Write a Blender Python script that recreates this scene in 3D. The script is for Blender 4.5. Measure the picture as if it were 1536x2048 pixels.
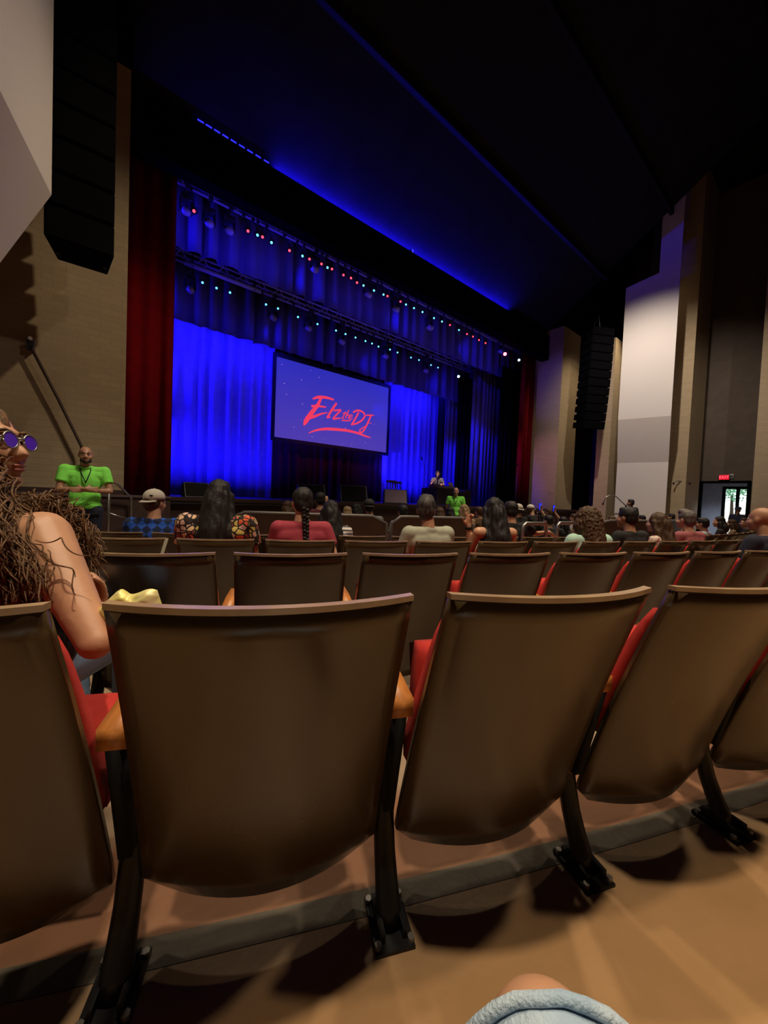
import bpy, math, random
import numpy as np
from math import radians as D, sin, cos, pi, sqrt, atan2, hypot
from mathutils import Vector, Matrix, noise as mnoise

for o in list(bpy.data.objects):
    bpy.data.objects.remove(o)
S = bpy.context.scene
COL = S.collection
rnd = random.Random(7)

# ------------------------------------------------------------------ camera
FPX = 760.0
YAW, PIT, ROL, CAMH = 39.188, -1.899, 2.366, 0.9794
F0 = Vector((sin(D(YAW)), cos(D(YAW)), 0)); R0v = Vector((cos(D(YAW)), -sin(D(YAW)), 0)); UP = Vector((0, 0, 1))
FW = F0 * cos(D(PIT)) + UP * sin(D(PIT)); U1 = UP * cos(D(PIT)) - F0 * sin(D(PIT))
UV = U1 * cos(D(ROL)) - R0v * sin(D(ROL)); RV = R0v * cos(D(ROL)) + U1 * sin(D(ROL))
CP = Vector((0, 0, CAMH))
cd = bpy.data.cameras.new('camera'); cd.sensor_fit = 'VERTICAL'; cd.sensor_height = 36.0
cd.lens = FPX / 2048 * 36.0; cd.clip_start = 0.03; cd.clip_end = 200
cam = bpy.data.objects.new('camera', cd); COL.objects.link(cam)
M = Matrix((RV, UV, -FW)).transposed().to_4x4(); M.translation = CP
cam.matrix_world = M; S.camera = cam

# ------------------------------------------------------------------ world, exposure, big lights
w = bpy.data.worlds.new('daylight'); S.world = w; w.use_nodes = True
w.node_tree.nodes['Background'].inputs[0].default_value = (0.80, 0.93, 1.0, 1)
w.node_tree.nodes['Background'].inputs[1].default_value = 3.5
S.view_settings.view_transform = 'Standard'; S.view_settings.look = 'None'
S.view_settings.gamma = 1; S.view_settings.use_curve_mapping = False
S.view_settings.exposure = 0.0
S.cycles.max_bounces = 6; S.cycles.diffuse_bounces = 4; S.cycles.glossy_bounces = 3
S.cycles.sample_clamp_indirect = 4.0
S.cycles.use_denoising = True

def aim(o, p, q):
    o.location = p
    o.rotation_euler = (Vector(q) - Vector(p)).to_track_quat('-Z', 'Y').to_euler()

def spot(p, q, power, color, ang=80, blend=0.6, size=0.12, name='overhead_spot'):
    l = bpy.data.lights.new(name, 'SPOT'); l.energy = power; l.color = color
    l.spot_size = D(ang); l.spot_blend = blend; l.shadow_soft_size = size
    o = bpy.data.objects.new(name, l); COL.objects.link(o); aim(o, p, q); return o

def area(p, q, power, color, sx, sy, name='strip_light', spread=180):
    l = bpy.data.lights.new(name, 'AREA'); l.shape = 'RECTANGLE'; l.size = sx; l.size_y = sy
    l.energy = power; l.color = color; l.spread = D(spread)
    o = bpy.data.objects.new(name, l); COL.objects.link(o); aim(o, p, q); return o

HDR_Z = 8.68
WARM = (1.0, 0.80, 0.55); WHITE = (1.0, 0.88, 0.76)
# house downlights in the dark ceiling, over and behind the audience
for x, y, pw in [
        (-0.1, -0.5, 2100), (1.2, 2.8, 600), (3.4, 0.6, 1000), (1.6, 4.6, 350), (5.2, 3.4, 900), (9.2, 3.2, 1100), (13.2, 3.0, 1200),
        (8.0, 4.4, 700), (12.0, 4.0, 700), (3.0, -1.8, 1000), (7.5, -1.0, 800)]:
    spot((x, y, 9.4), (x, y, 0), pw, WARM, 74, 0.9, 0.16)
# wall washers for the right and left side walls
spot((11.9, 4.2, 9.2), (17.0, 4.9, 5.2), 1800, WHITE, 78, 0.9, 0.1, 'wall_washer')
spot((17.6, 5.2, 9.8), (17.4, 8.25, 3.6), 620, WARM, 62, 0.8, 0.1, 'wall_washer')
spot((14.5, -1.5, 9.2), (20.0, 2.0, 4.0), 500, WHITE, 70, 0.9, 0.1, 'wall_washer')
spot((4.5, 2.2, 9.3), (0.3, 8.0, 2.6), 1000, WARM, 46, 0.9, 0.1, 'wall_washer')
spot((3.2, 1.0, 6.8), (-0.8, 5.0, 5.4), 190, WHITE, 60, 0.9, 0.1, 'wall_washer')
SZ_ = 0.86
spot((2.6, 3.2, 9.2), (0.1, 6.7, 1.1), 900, WHITE, 26, 0.9, 0.1, 'overhead_spot')  # spot added to brighten the guard by the left wall
spot((8.0, 4.2, 9.2), (9.4, 7.7, 1.0), 700, WHITE, 24, 0.9, 0.1, 'overhead_spot')  # likewise added, for the guard in front of the stage
# stage: blue floods on the cyclorama curtains, borders and legs
BLUE = (0.012, 0.006, 1.0)
for x_, w_, p_ in ((3.6, 4.6, 60), (13.4, 4.2, 50)):
    area((x_, 13.2, 7.0), (x_, 14.1, 5.2), p_ * 1.5, BLUE, w_, 0.12, 'blue_flood', 130)
    area((x_, 12.9, SZ_ + .08), (x_, 14.10, SZ_ + 2.2), p_ * 1.1, BLUE, w_, 0.12, 'blue_low_fill', 110)  # unseen floor strip added to brighten the curtain bottoms
for x_, t_, p_ in ((0.7, 5.2, 700), (9.9, 15.0, 700)):
    for z_, q_ in ((5.2, 4.4), (2.6, 2.4)): spot((x_, 13.55, z_), (t_, 14.4, q_), p_, BLUE, 62, 1.0, 0.05, 'blue_side_fill')  # side spots added to bring out the curtain folds
for y_, z_, p_ in ((10.40, 7.05, 8), (12.22, 5.95, 7)):
    area((5.6, y_, z_), (5.6, y_ + .55, z_ + .75), p_, BLUE, 9.0, 0.08, 'blue_border_fill', 120)  # strip added under the borders, no fixture hangs there
    for x_ in (0.9, 4.4, 8.2, 12.0): spot((x_, y_ - .05, z_ + .3), (x_ + 3.4, y_ + .5, z_ + .7), p_ * (20 if x_ < 4 else 12), BLUE, 74, 1.0, 0.05, 'blue_flood')  # spots added to graze the border folds sideways
spot((9.0, 9.8, 6.8), (15.0, 11.3, 2.2), 2600, BLUE, 40, 0.7, 0.1, 'blue_spot')
spot((8.0, 10.2, 6.6), (14.3, 12.9, 2.2), 2200, BLUE, 30, 0.7, 0.1, 'blue_spot')
spot((3.2, 8.75, 1.0), (3.0, 9.9, 8.1), 1700, BLUE, 40, 0.9, 0.1, 'blue_uplight_fill')  # uplights added to brighten the pipes and truss overhead
spot((6.6, 8.75, 1.0), (7.0, 10.0, 8.0), 400, BLUE, 60, 0.9, 0.1, 'blue_uplight_fill')
spot((11.5, 8.75, 1.0), (11.8, 10.0, 8.0), 500, BLUE, 100, 0.9, 0.1, 'blue_uplight_fill')
area((8.5, 9.14, HDR_Z), (8.5, 8.0, HDR_Z + 0.95), 440, BLUE, 9.8, 0.1, 'blue_strip', 130)
spot((10.2, 9.7, 6.8), (11.5, 10.6, 1.8), 1500, (1.0, 0.70, 0.68), 17, 0.7, 0.1, 'stage_special')
spot((9.6, 9.7, 5.0), (16.5, 8.45, 6.2), 420, (0.25, 0.16, 1.0), 30, 0.9, 0.1, 'purple_wash')
spot((9.6, 9.7, 5.0), (16.5, 8.45, 2.6), 560, (0.85, 0.36, 0.75), 32, 0.9, 0.1, 'rose_wash')
spot((8.6, 9.9, 7.2), (8.6, 14.3, 1.2), 260, (0.8, 0.16, 0.5), 56, 0.8, 0.1, 'rose_wash')
spot((22.0, 3.3, 2.1), (22.0, 3.5, 0), 260, (0.75, 0.85, 1.0), 150, 0.9, 0.1, 'lobby_fill')  # unseen lamp added to lighten the lobby walls

# ------------------------------------------------------------------ helpers
def ray(px, py):
    return (FW * FPX + RV * (px - 768) + UV * (1024 - py)) / FPX
def at(px, py, z):
    return CP + ray(px, py) * z
def onY(px, py, Y):
    r = ray(px, py); return CP + r * (Y / r.y)
def onX(px, py, X):
    r = ray(px, py); return CP + r * (X / r.x)
def onZ(px, py, Z):
    r = ray(px, py); return CP + r * ((Z - CAMH) / r.z)

def setp(o, label=None, cat=None, group=None, kind=None):
    if label: o['label'] = label
    if cat: o['category'] = cat
    if group: o['group'] = group
    if kind: o['kind'] = kind
    return o

def empty(name, loc, rotz=0, label=None, cat=None, group=None):
    o = bpy.data.objects.new(name, None); COL.objects.link(o)
    o.location = loc; o.rotation_euler = (0, 0, rotz); o.empty_display_size = 0.1
    return setp(o, label, cat, group)

def link(name, me, mat=None, parent=None, smooth=False):
    o = bpy.data.objects.new(name, me); COL.objects.link(o)
    if mat is not None and not me.materials: me.materials.append(mat)
    if parent is not None: o.parent = parent
    if smooth:
        me.polygons.foreach_set('use_smooth', [True] * len(me.polygons))
    return o

class MB:
    def __init__(s): s.v = []; s.f = []
    def add(s, vs, fs):
        b = len(s.v); s.v += [tuple(x) for x in vs]; s.f += [tuple(i + b for i in f) for f in fs]; return s
    def box(s, c, d, rot=None):
        x, y, z = d[0] / 2, d[1] / 2, d[2] / 2
        vs = [Vector((a * x, b * y, e * z)) for e in (-1, 1) for b in (-1, 1) for a in (-1, 1)]
        if rot is not None:
            vs = [rot @ q for q in vs]
        vs = [q + Vector(c) for q in vs]
        return s.add(vs, [(0, 2, 3, 1), (4, 5, 7, 6), (0, 1, 5, 4), (2, 6, 7, 3), (0, 4, 6, 2), (1, 3, 7, 5)])
    def prism(s, poly, z0, z1):
        n = len(poly); vs = [(x, y, z0) for x, y in poly] + [(x, y, z1) for x, y in poly]
        fs = [tuple(range(n - 1, -1, -1)), tuple(range(n, 2 * n))]
        fs += [(i, (i + 1) % n, n + (i + 1) % n, n + i) for i in range(n)]
        return s.add(vs, fs)
    def solid(s, quadA, quadB):
        n = len(quadA)
        fs = [tuple(range(n - 1, -1, -1)), tuple(range(n, 2 * n))]
        fs += [(i, (i + 1) % n, n + (i + 1) % n, n + i) for i in range(n)]
        return s.add(list(quadA) + list(quadB), fs)
    def tube(s, pts, rad, n=8, flat=1.0, cap=True):
        pts = [Vector(p) for p in pts]
        if not isinstance(rad, (list, tuple)): rad = [rad] * len(pts)
        rings = []; prev = None
        for i, p in enumerate(pts):
            t = (pts[min(i + 1, len(pts) - 1)] - pts[max(i - 1, 0)])
            if t.length < 1e-9: t = Vector((0, 0, 1))
            t.normalize()
            if prev is None:
                a = Vector((0, 0, 1)) if abs(t.z) < 0.9 else Vector((1, 0, 0))
                u = a.cross(t).normalized()
            else:
                u = (prev - t * prev.dot(t)).normalized()
            prev = u; v = t.cross(u)
            rings.append([p + (u * cos(2 * pi * k / n) + v * sin(2 * pi * k / n) * flat) * rad[i] for k in range(n)])
        vs = [q for r in rings for q in r]; fs = []
        for i in range(len(pts) - 1):
            for k in range(n):
                fs.append((i * n + k, i * n + (k + 1) % n, (i + 1) * n + (k + 1) % n, (i + 1) * n + k))
        if cap:
            fs.append(tuple(range(n - 1, -1, -1))); m = (len(pts) - 1) * n
            fs.append(tuple(range(m, m + n)))
        return s.add(vs, fs)
    def cap(s, p, q, r0, r1, n=12, flat0=False, flat1=False):
        p = Vector(p); q = Vector(q); t = (q - p)
        L = t.length
        if L < 1e-6: t = Vector((0, 0, 1)); L = 1e-6
        t = t / L; pts = []; rad = []
        if not flat0:
            for a in (85, 60, 35, 12):
                pts.append(p - t * r0 * sin(D(a))); rad.append(r0 * cos(D(a)))
        pts.append(p); rad.append(r0)
        pts.append(q); rad.append(r1)
        if not flat1:
            for a in (12, 35, 60, 85):
                pts.append(q + t * r1 * sin(D(a))); rad.append(r1 * cos(D(a)))
        return s.tube(pts, rad, n)
    def chain(s, pts, rad, n=12, flat1=False):
        for i in range(len(pts) - 1):
            s.cap(pts[i], pts[i + 1], rad[i], rad[i + 1], n, False, flat1 and i == len(pts) - 2)
        return s
    def ell(s, c, r, rot=None, n=16, m=10):
        vs = []; fs = []; c = Vector(c)
        for i in range(m + 1):
            a = -pi / 2 + pi * i / m
            if i in (0, m):
                a = -pi / 2 * 0.98 if i == 0 else pi / 2 * 0.98
            for k in range(n):
                b = 2 * pi * k / n
                q = Vector((r[0] * cos(a) * cos(b), r[1] * cos(a) * sin(b), r[2] * sin(a)))
                if rot is not None: q = rot @ q
                vs.append(c + q)
        for i in range(m):
            for k in range(n):
                fs.append((i * n + k, i * n + (k + 1) % n, (i + 1) * n + (k + 1) % n, (i + 1) * n + k))
        fs.append(tuple(range(n - 1, -1, -1))); fs.append(tuple(range(m * n, m * n + n)))
        return s.add(vs, fs)
    def mesh(s, name):
        me = bpy.data.meshes.new(name); me.from_pydata(s.v, [], s.f); me.update(); return me
    def obj(s, name, mat, parent=None, smooth=False, bevel=0):
        o = link(name, s.mesh(name), mat, parent, smooth)
        if bevel:
            b = o.modifiers.new('bevel', 'BEVEL'); b.width = bevel; b.segments = 2; b.limit_method = 'ANGLE'
        return o

TMP = bpy.data.scenes.new('workbench')
def tmp_dg():
    with bpy.context.temp_override(scene=TMP, view_layer=TMP.view_layers[0]):
        dg = bpy.context.evaluated_depsgraph_get(); dg.update(); return dg
def remesh(mb, voxel, it=4, disp=None):
    me = mb.mesh('tmp'); o = bpy.data.objects.new('tmp', me); TMP.collection.objects.link(o)
    m = o.modifiers.new('r', 'REMESH'); m.mode = 'VOXEL'; m.voxel_size = voxel; m.use_smooth_shade = True
    if it:
        k = o.modifiers.new('s', 'SMOOTH'); k.factor = 0.5; k.iterations = it
    dg = tmp_dg()
    out = bpy.data.meshes.new_from_object(o.evaluated_get(dg))
    TMP.collection.objects.unlink(o); bpy.data.objects.remove(o); bpy.data.meshes.remove(me)
    if disp:
        n = len(out.vertices)
        nor = [v.normal.copy() for v in out.vertices]
        for i, v in enumerate(out.vertices): v.co += nor[i] * disp(v.co)
    out.polygons.foreach_set('use_smooth', [True] * len(out.polygons))
    out.update(); return out

# ------------------------------------------------------------------ materials
def mat(name, color, rough=0.6, metal=0.0, var=None, vscale=6.0, bump=0.0, bscale=60.0, emis=None, estr=0.0,
        stretch=None, spec=0.5, coat=0.0):
    m = bpy.data.materials.new(name); m.use_nodes = True; nt = m.node_tree; b = nt.nodes['Principled BSDF']
    b.inputs['Base Color'].default_value = (*color, 1); b.inputs['Roughness'].default_value = rough
    b.inputs['Metallic'].default_value = metal; b.inputs['Specular IOR Level'].default_value = spec
    b.inputs['Coat Weight'].default_value = coat
    if emis:
        b.inputs['Emission Color'].default_value = (*emis, 1); b.inputs['Emission Strength'].default_value = estr
    if var or bump:
        tc = nt.nodes.new('ShaderNodeTexCoord'); mp = nt.nodes.new('ShaderNodeMapping')
        nt.links.new(tc.outputs['Object'], mp.inputs[0])
        if stretch: mp.inputs['Scale'].default_value = stretch
        if var:
            n = nt.nodes.new('ShaderNodeTexNoise'); n.inputs['Scale'].default_value = vscale; n.inputs['Detail'].default_value = 5
            nt.links.new(mp.outputs[0], n.inputs['Vector'])
            mx = nt.nodes.new('ShaderNodeMix'); mx.data_type = 'RGBA'
            rp = nt.nodes.new('ShaderNodeMapRange'); rp.inputs[1].default_value = 0.35; rp.inputs[2].default_value = 0.65
            nt.links.new(n.outputs[0], rp.inputs[0]); nt.links.new(rp.outputs[0], mx.inputs[0])
            mx.inputs[6].default_value = (*color, 1); mx.inputs[7].default_value = (*var, 1)
            nt.links.new(mx.outputs[2], b.inputs['Base Color'])
        if bump:
            n2 = nt.nodes.new('ShaderNodeTexNoise'); n2.inputs['Scale'].default_value = bscale; n2.inputs['Detail'].default_value = 3
            nt.links.new(mp.outputs[0], n2.inputs['Vector'])
            bp = nt.nodes.new('ShaderNodeBump'); bp.inputs['Strength'].default_value = bump; bp.inputs['Distance'].default_value = 0.01
            nt.links.new(n2.outputs[0], bp.inputs['Height']); nt.links.new(bp.outputs[0], b.inputs['Normal'])
    return m

def brick_mat(name, c1, c2, mortar):
    m = mat(name, c1, 0.85); nt = m.node_tree; b = nt.nodes['Principled BSDF']
    g = nt.nodes.new('ShaderNodeNewGeometry'); sx = nt.nodes.new('ShaderNodeSeparateXYZ'); cx = nt.nodes.new('ShaderNodeCombineXYZ')
    nt.links.new(g.outputs['Position'], sx.inputs[0])
    ad = nt.nodes.new('ShaderNodeMath'); ad.operation = 'ADD'
    nt.links.new(sx.outputs[0], ad.inputs[0]); nt.links.new(sx.outputs[1], ad.inputs[1])
    nt.links.new(ad.outputs[0], cx.inputs[0]); nt.links.new(sx.outputs[2], cx.inputs[1])
    t = nt.nodes.new('ShaderNodeTexBrick'); nt.links.new(cx.outputs[0], t.inputs[0])
    t.inputs['Color1'].default_value = (*c1, 1); t.inputs['Color2'].default_value = (*c2, 1); t.inputs['Mortar'].default_value = (*mortar, 1)
    t.inputs['Scale'].default_value = 1.0; t.inputs['Brick Width'].default_value = 0.30; t.inputs['Row Height'].default_value = 0.10
    t.inputs['Mortar Size'].default_value = 0.006; t.inputs['Mortar Smooth'].default_value = 0.4
    nt.links.new(t.outputs[0], b.inputs['Base Color'])
    n = nt.nodes.new('ShaderNodeTexNoise'); n.inputs['Scale'].default_value = 30
    nt.links.new(g.outputs['Position'], n.inputs['Vector'])
    mm = nt.nodes.new('ShaderNodeMath'); mm.operation = 'ADD'; nt.links.new(t.outputs[1], mm.inputs[0])
    ms = nt.nodes.new('ShaderNodeMath'); ms.operation = 'MULTIPLY'; ms.inputs[1].default_value = -0.7
    nt.links.new(n.outputs[0], ms.inputs[0]); nt.links.new(ms.outputs[0], mm.inputs[1])
    bp = nt.nodes.new('ShaderNodeBump'); bp.invert = True; bp.inputs['Strength'].default_value = 0.35; bp.inputs['Distance'].default_value = 0.01
    nt.links.new(mm.outputs[0], bp.inputs['Height']); nt.links.new(bp.outputs[0], b.inputs['Normal'])
    return m

MAT = {}
MAT['brick'] = brick_mat('tan_brick', (0.36, 0.27, 0.16), (0.32, 0.24, 0.145), (0.30, 0.23, 0.15))
MAT['plaster'] = mat('white_plaster', (0.62, 0.56, 0.52), 0.8, bump=0.05, bscale=40)
MAT['black'] = mat('matte_black', (0.0025, 0.0025, 0.003), 0.95, spec=0.03)
MAT['ceil'] = mat('dark_ceiling_paint', (0.018, 0.018, 0.020), 0.95, var=(0.014, 0.014, 0.016), vscale=2, spec=0.03)
MAT['darkwall'] = mat('dark_brown_wall', (0.085, 0.062, 0.045), 0.85, var=(0.07, 0.05, 0.037), vscale=3)
MAT['shell'] = mat('brown_laminate', (0.064, 0.041, 0.018), 0.26, var=(0.056, 0.035, 0.0155), vscale=3, spec=.7, bump=0.012, bscale=60)
MAT['ply'] = mat('bare_ply_edge', (0.36, 0.25, 0.15), 0.3, var=(0.30, 0.20, 0.12), vscale=20)
MAT['red'] = mat('red_upholstery', (0.44, 0.022, 0.015), 0.9, var=(0.38, 0.018, 0.012), vscale=30, bump=0.15, bscale=400)
MAT['arm'] = mat('orange_wood', (0.48, 0.19, 0.05), 0.35, var=(0.36, 0.13, 0.03), vscale=8, stretch=(8, 1, 8))
MAT['iron'] = mat('black_iron', (0.005, 0.005, 0.006), 0.38, spec=.3)
MAT['steel'] = mat('brushed_steel', (0.35, 0.34, 0.33), 0.35, 0.9)
MAT['rubber'] = mat('black_rubber', (0.010, 0.010, 0.010), 0.8, spec=0.2)
MAT['velvet'] = mat('red_velvet', (0.24, 0.004, 0.010), 0.95, var=(0.19, 0.003, 0.008), vscale=5, spec=.1)
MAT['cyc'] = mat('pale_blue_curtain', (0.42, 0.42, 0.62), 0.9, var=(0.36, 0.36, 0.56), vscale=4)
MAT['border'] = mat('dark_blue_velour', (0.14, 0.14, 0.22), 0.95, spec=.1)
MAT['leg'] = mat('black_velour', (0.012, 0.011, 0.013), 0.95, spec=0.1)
MAT['maroon'] = mat('maroon_drape', (0.10, 0.018, 0.045), 0.95)
MAT['stagefloor'] = mat('dark_stage_floor', (0.05, 0.045, 0.05), 0.4, var=(0.035, 0.03, 0.035), vscale=4)
MAT['stagefront'] = mat('brown_stage_front', (0.045, 0.020, 0.016), 0.6, var=(0.038, 0.017, 0.013), vscale=6)
MAT['truss'] = mat('grey_pipe', (0.48, 0.48, 0.52), 0.5, 0.2)
MAT['can'] = mat('black_lamp_housing', (0.05, 0.05, 0.06), 0.4, 0.3)
MAT['frame'] = mat('dark_screen_frame', (0.035, 0.032, 0.035), 0.6)
for n_, c_, s_ in (('lens_red', (1, 0.05, 0.10), 2.6), ('lens_cyan', (0.12, 0.62, 1), 2.4), ('lens_white', (0.45, 0.82, 1), 7),
                   ('lens_hot', (1.0, 0.10, 0.13), 8), ('led_blue', (0.02, 0.02, 1.0), 2.0), ('exit_red', (1, 0.01, 0.04), 1.6),
                   ('phone_blue', (0.01, 0.03, 1.0), 1.1), ('stroke', (0.86, 0.045, 0.11), 1.0), ('star', (0.8, 0.4, 0.85), 0.9)):
    MAT[n_] = mat(n_, (0.02, 0.02, 0.02), 0.4, emis=c_, estr=s_)
def skin(name, c): return mat('skin_' + name, c, 0.5, var=tuple(k * 0.88 for k in c), vscale=9, bump=0.03, bscale=120)
MAT['sk_light'] = skin('light', (0.58, 0.33, 0.22)); MAT['sk_mid'] = skin('mid', (0.42, 0.215, 0.125)); MAT['sk_dark'] = skin('dark', (0.20, 0.085, 0.05))
MAT['sk_tan'] = skin('tan', (0.52, 0.275, 0.165))
def hairm(name, c, c2): return mat('hair_' + name, c, 0.55, spec=.3, var=c2, vscale=14, stretch=(4, 4, 0.6), bump=0.5, bscale=40)
MAT['h_black'] = hairm('black', (0.010, 0.009, 0.010), (0.020, 0.018, 0.020))
MAT['h_brown'] = hairm('brown', (0.05, 0.026, 0.014), (0.09, 0.048, 0.025))
MAT['h_curl'] = hairm('curl', (0.085, 0.042, 0.019), (0.17, 0.09, 0.042))
MAT['h_grey'] = hairm('grey', (0.16, 0.14, 0.13), (0.09, 0.08, 0.075))
MAT['h_dark'] = hairm('dark', (0.022, 0.020, 0.020), (0.075, 0.070, 0.068))
MAT['h_blond'] = hairm('blond', (0.34, 0.24, 0.13), (0.22, 0.15, 0.08))
MAT['white'] = mat('eye_white', (0.50, 0.46, 0.43), 0.5); MAT['iris'] = mat('dark_iris', (0.02, 0.012, 0.008), 0.2)
MAT['lip'] = mat('lip', (0.36, 0.12, 0.10), 0.45)
def cloth(name, c, v=None): return mat('cloth_' + name, c, 0.9, var=v or tuple(k * 0.85 for k in c), vscale=12, bump=0.2, bscale=25)
CL = {n: cloth(n, c) for n, c in dict(lime=(0.24, 0.86, 0.10), black=(0.012, 0.012, 0.014), navy=(0.010, 0.012, 0.030), crimson=(0.33, 0.035, 0.062),
      sage=(0.36, 0.38, 0.30), mint=(0.42, 0.66, 0.56), rose=(0.34, 0.10, 0.11), white=(0.62, 0.60, 0.60), grey=(0.18, 0.18, 0.20), denim=(0.22, 0.34, 0.55),
      pale=(0.42, 0.50, 0.60), brown=(0.10, 0.055, 0.03), maroon=(0.10, 0.015, 0.03), tan=(0.30, 0.2, 0.12)).items()}
def denim_mat():
    return mat('bleached_denim', (0.52, 0.62, 0.72), 0.9, var=(0.32, 0.44, 0.58), vscale=14, bump=0.35, bscale=300)
MAT['denim'] = denim_mat()
def pattern(name, kind):
    m = mat(name, (0.5, 0.5, 0.5), 0.9); nt = m.node_tree; b = nt.nodes['Principled BSDF']
    tc = nt.nodes.new('ShaderNodeTexCoord'); mp = nt.nodes.new('ShaderNodeMapping'); nt.links.new(tc.outputs['Object'], mp.inputs[0])
    rp = nt.nodes.new('ShaderNodeValToRGB'); rp.color_ramp.interpolation = 'CONSTANT'
    def stops(l):
        e = rp.color_ramp.elements
        e[0].position, e[0].color = l[0][0], (*l[0][1], 1); e[1].position, e[1].color = l[1][0], (*l[1][1], 1)
        for p, c in l[2:]:
            k = e.new(p); k.color = (*c, 1)
    if kind == 'floral':
        v = nt.nodes.new('ShaderNodeTexVoronoi'); v.inputs['Scale'].default_value = 23; nt.links.new(mp.outputs[0], v.inputs['Vector'])
        sp = nt.nodes.new('ShaderNodeSeparateColor'); nt.links.new(v.outputs['Color'], sp.inputs[0])
        nt.links.new(sp.outputs[0], rp.inputs[0])
        stops([(0, (0.75, 0.50, 0.30)), (0.2, (0.70, 0.12, 0.05)), (0.4, (0.62, 0.48, 0.12)), (0.55, (0.03, 0.02, 0.02)), (0.68, (0.66, 0.42, 0.34)), (0.85, (0.24, 0.05, 0.05))])
        e = nt.nodes.new('ShaderNodeTexVoronoi'); e.feature = 'DISTANCE_TO_EDGE'; e.inputs['Scale'].default_value = 23; nt.links.new(mp.outputs[0], e.inputs['Vector'])
        gt = nt.nodes.new('ShaderNodeMath'); gt.operation = 'GREATER_THAN'; gt.inputs[1].default_value = 0.10; nt.links.new(e.outputs[0], gt.inputs[0])
        mx = nt.nodes.new('ShaderNodeMix'); mx.data_type = 'RGBA'; mx.inputs[6].default_value = (0.012, 0.009, 0.009, 1)
        nt.links.new(gt.outputs[0], mx.inputs[0]); nt.links.new(rp.outputs[0], mx.inputs[7]); nt.links.new(mx.outputs[2], b.inputs['Base Color'])
    elif kind == 'lightfloral':
        v = nt.nodes.new('ShaderNodeTexNoise'); v.inputs['Scale'].default_value = 22; nt.links.new(mp.outputs[0], v.inputs['Vector'])
        nt.links.new(v.outputs[0], rp.inputs[0]); stops([(0, (0.35, 0.10, 0.08)), (0.42, (0.66, 0.56, 0.50)), (0.62, (0.45, 0.26, 0.18))])
        nt.links.new(rp.outputs[0], b.inputs['Base Color'])
    elif kind == 'argyle':
        mp.inputs['Rotation'].default_value = (0, D(45), 0); mp.inputs['Scale'].default_value = (1, 0.001, 1)
        c = nt.nodes.new('ShaderNodeTexChecker'); c.inputs['Scale'].default_value = 16
        c.inputs[1].default_value = (0.02, 0.11, 0.62, 1); c.inputs[2].default_value = (0.01, 0.025, 0.09, 1)
        nt.links.new(mp.outputs[0], c.inputs[0]); nt.links.new(c.outputs[0], b.inputs['Base Color'])
    elif kind == 'stripes':
        wv = nt.nodes.new('ShaderNodeTexWave'); wv.bands_direction = 'Z'; wv.inputs['Scale'].default_value = 8; wv.inputs['Distortion'].default_value = 0.6
        nt.links.new(mp.outputs[0], wv.inputs[0]); nt.links.new(wv.outputs[1], rp.inputs[0]); stops([(0, (0.05, 0.05, 0.06)), (0.3, (0.7, 0.69, 0.68))])
        nt.links.new(rp.outputs[0], b.inputs['Base Color'])
    return m
for k_ in ('floral', 'lightfloral', 'argyle', 'stripes'): CL[k_] = pattern('cloth_' + k_, k_)

# ------------------------------------------------------------------ the setting
CX, CY, RHO, BASE, PITCH = 10.998, 24.395, 25.9676, D(24.267), 0.55
SLOPE, FLAT = 0.0666, 4.2
def floor_z(x, y):
    r = hypot(x - CX, y - CY)
    return max(r - RHO, -FLAT) * SLOPE
def struct(name, mb, m, smooth=False, bevel=0, parent=None):
    o = mb.obj(name, m, parent, smooth, bevel)
    if parent is None: o['kind'] = 'structure'
    return o

# floor: a raked slab in concentric arcs round the stage
NR, NA = 70, 110
vs = []; fs = []
for i in range(NR + 1):
    r = 7.0 + (42.0 - 7.0) * i / NR
    for k in range(NA + 1):
        a = D(-78) + D(156) * k / NA
        x, y = CX - r * sin(a), CY - r * cos(a); vs.append((x, y, floor_z(x, y)))
for i in range(NR):
    for k in range(NA):
        j = i * (NA + 1) + k; fs.append((j, j + 1, j + NA + 2, j + NA + 1))
fm = bpy.data.materials.new('painted_concrete'); fm.use_nodes = True
nt = fm.node_tree; b = nt.nodes['Principled BSDF']; b.inputs['Roughness'].default_value = 0.42; b.inputs['Specular IOR Level'].default_value = 0.4
g = nt.nodes.new('ShaderNodeNewGeometry')
n1 = nt.nodes.new('ShaderNodeTexNoise'); n1.inputs['Scale'].default_value = 3.0; n1.inputs['Detail'].default_value = 6; nt.links.new(g.outputs['Position'], n1.inputs['Vector'])
sub = nt.nodes.new('ShaderNodeVectorMath'); sub.operation = 'MULTIPLY'; sub.inputs[1].default_value = (1, 1, 0); nt.links.new(g.outputs['Position'], sub.inputs[0])
dist = nt.nodes.new('ShaderNodeVectorMath'); dist.operation = 'DISTANCE'; dist.inputs[1].default_value = (CX, CY, 0); nt.links.new(sub.outputs[0], dist.inputs[0])
nb = nt.nodes.new('ShaderNodeTexNoise'); nb.inputs['Scale'].default_value = 14; nb.inputs['Detail'].default_value = 4; nt.links.new(g.outputs['Position'], nb.inputs['Vector'])
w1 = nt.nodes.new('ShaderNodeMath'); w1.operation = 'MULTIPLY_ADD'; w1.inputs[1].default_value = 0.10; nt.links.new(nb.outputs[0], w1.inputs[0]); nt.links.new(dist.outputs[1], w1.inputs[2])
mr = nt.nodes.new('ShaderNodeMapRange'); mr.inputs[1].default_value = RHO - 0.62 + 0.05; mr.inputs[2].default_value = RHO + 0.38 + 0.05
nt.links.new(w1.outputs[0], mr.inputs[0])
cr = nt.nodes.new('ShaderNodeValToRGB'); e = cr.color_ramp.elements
TAN = (0.40, 0.235, 0.105, 1)
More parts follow.
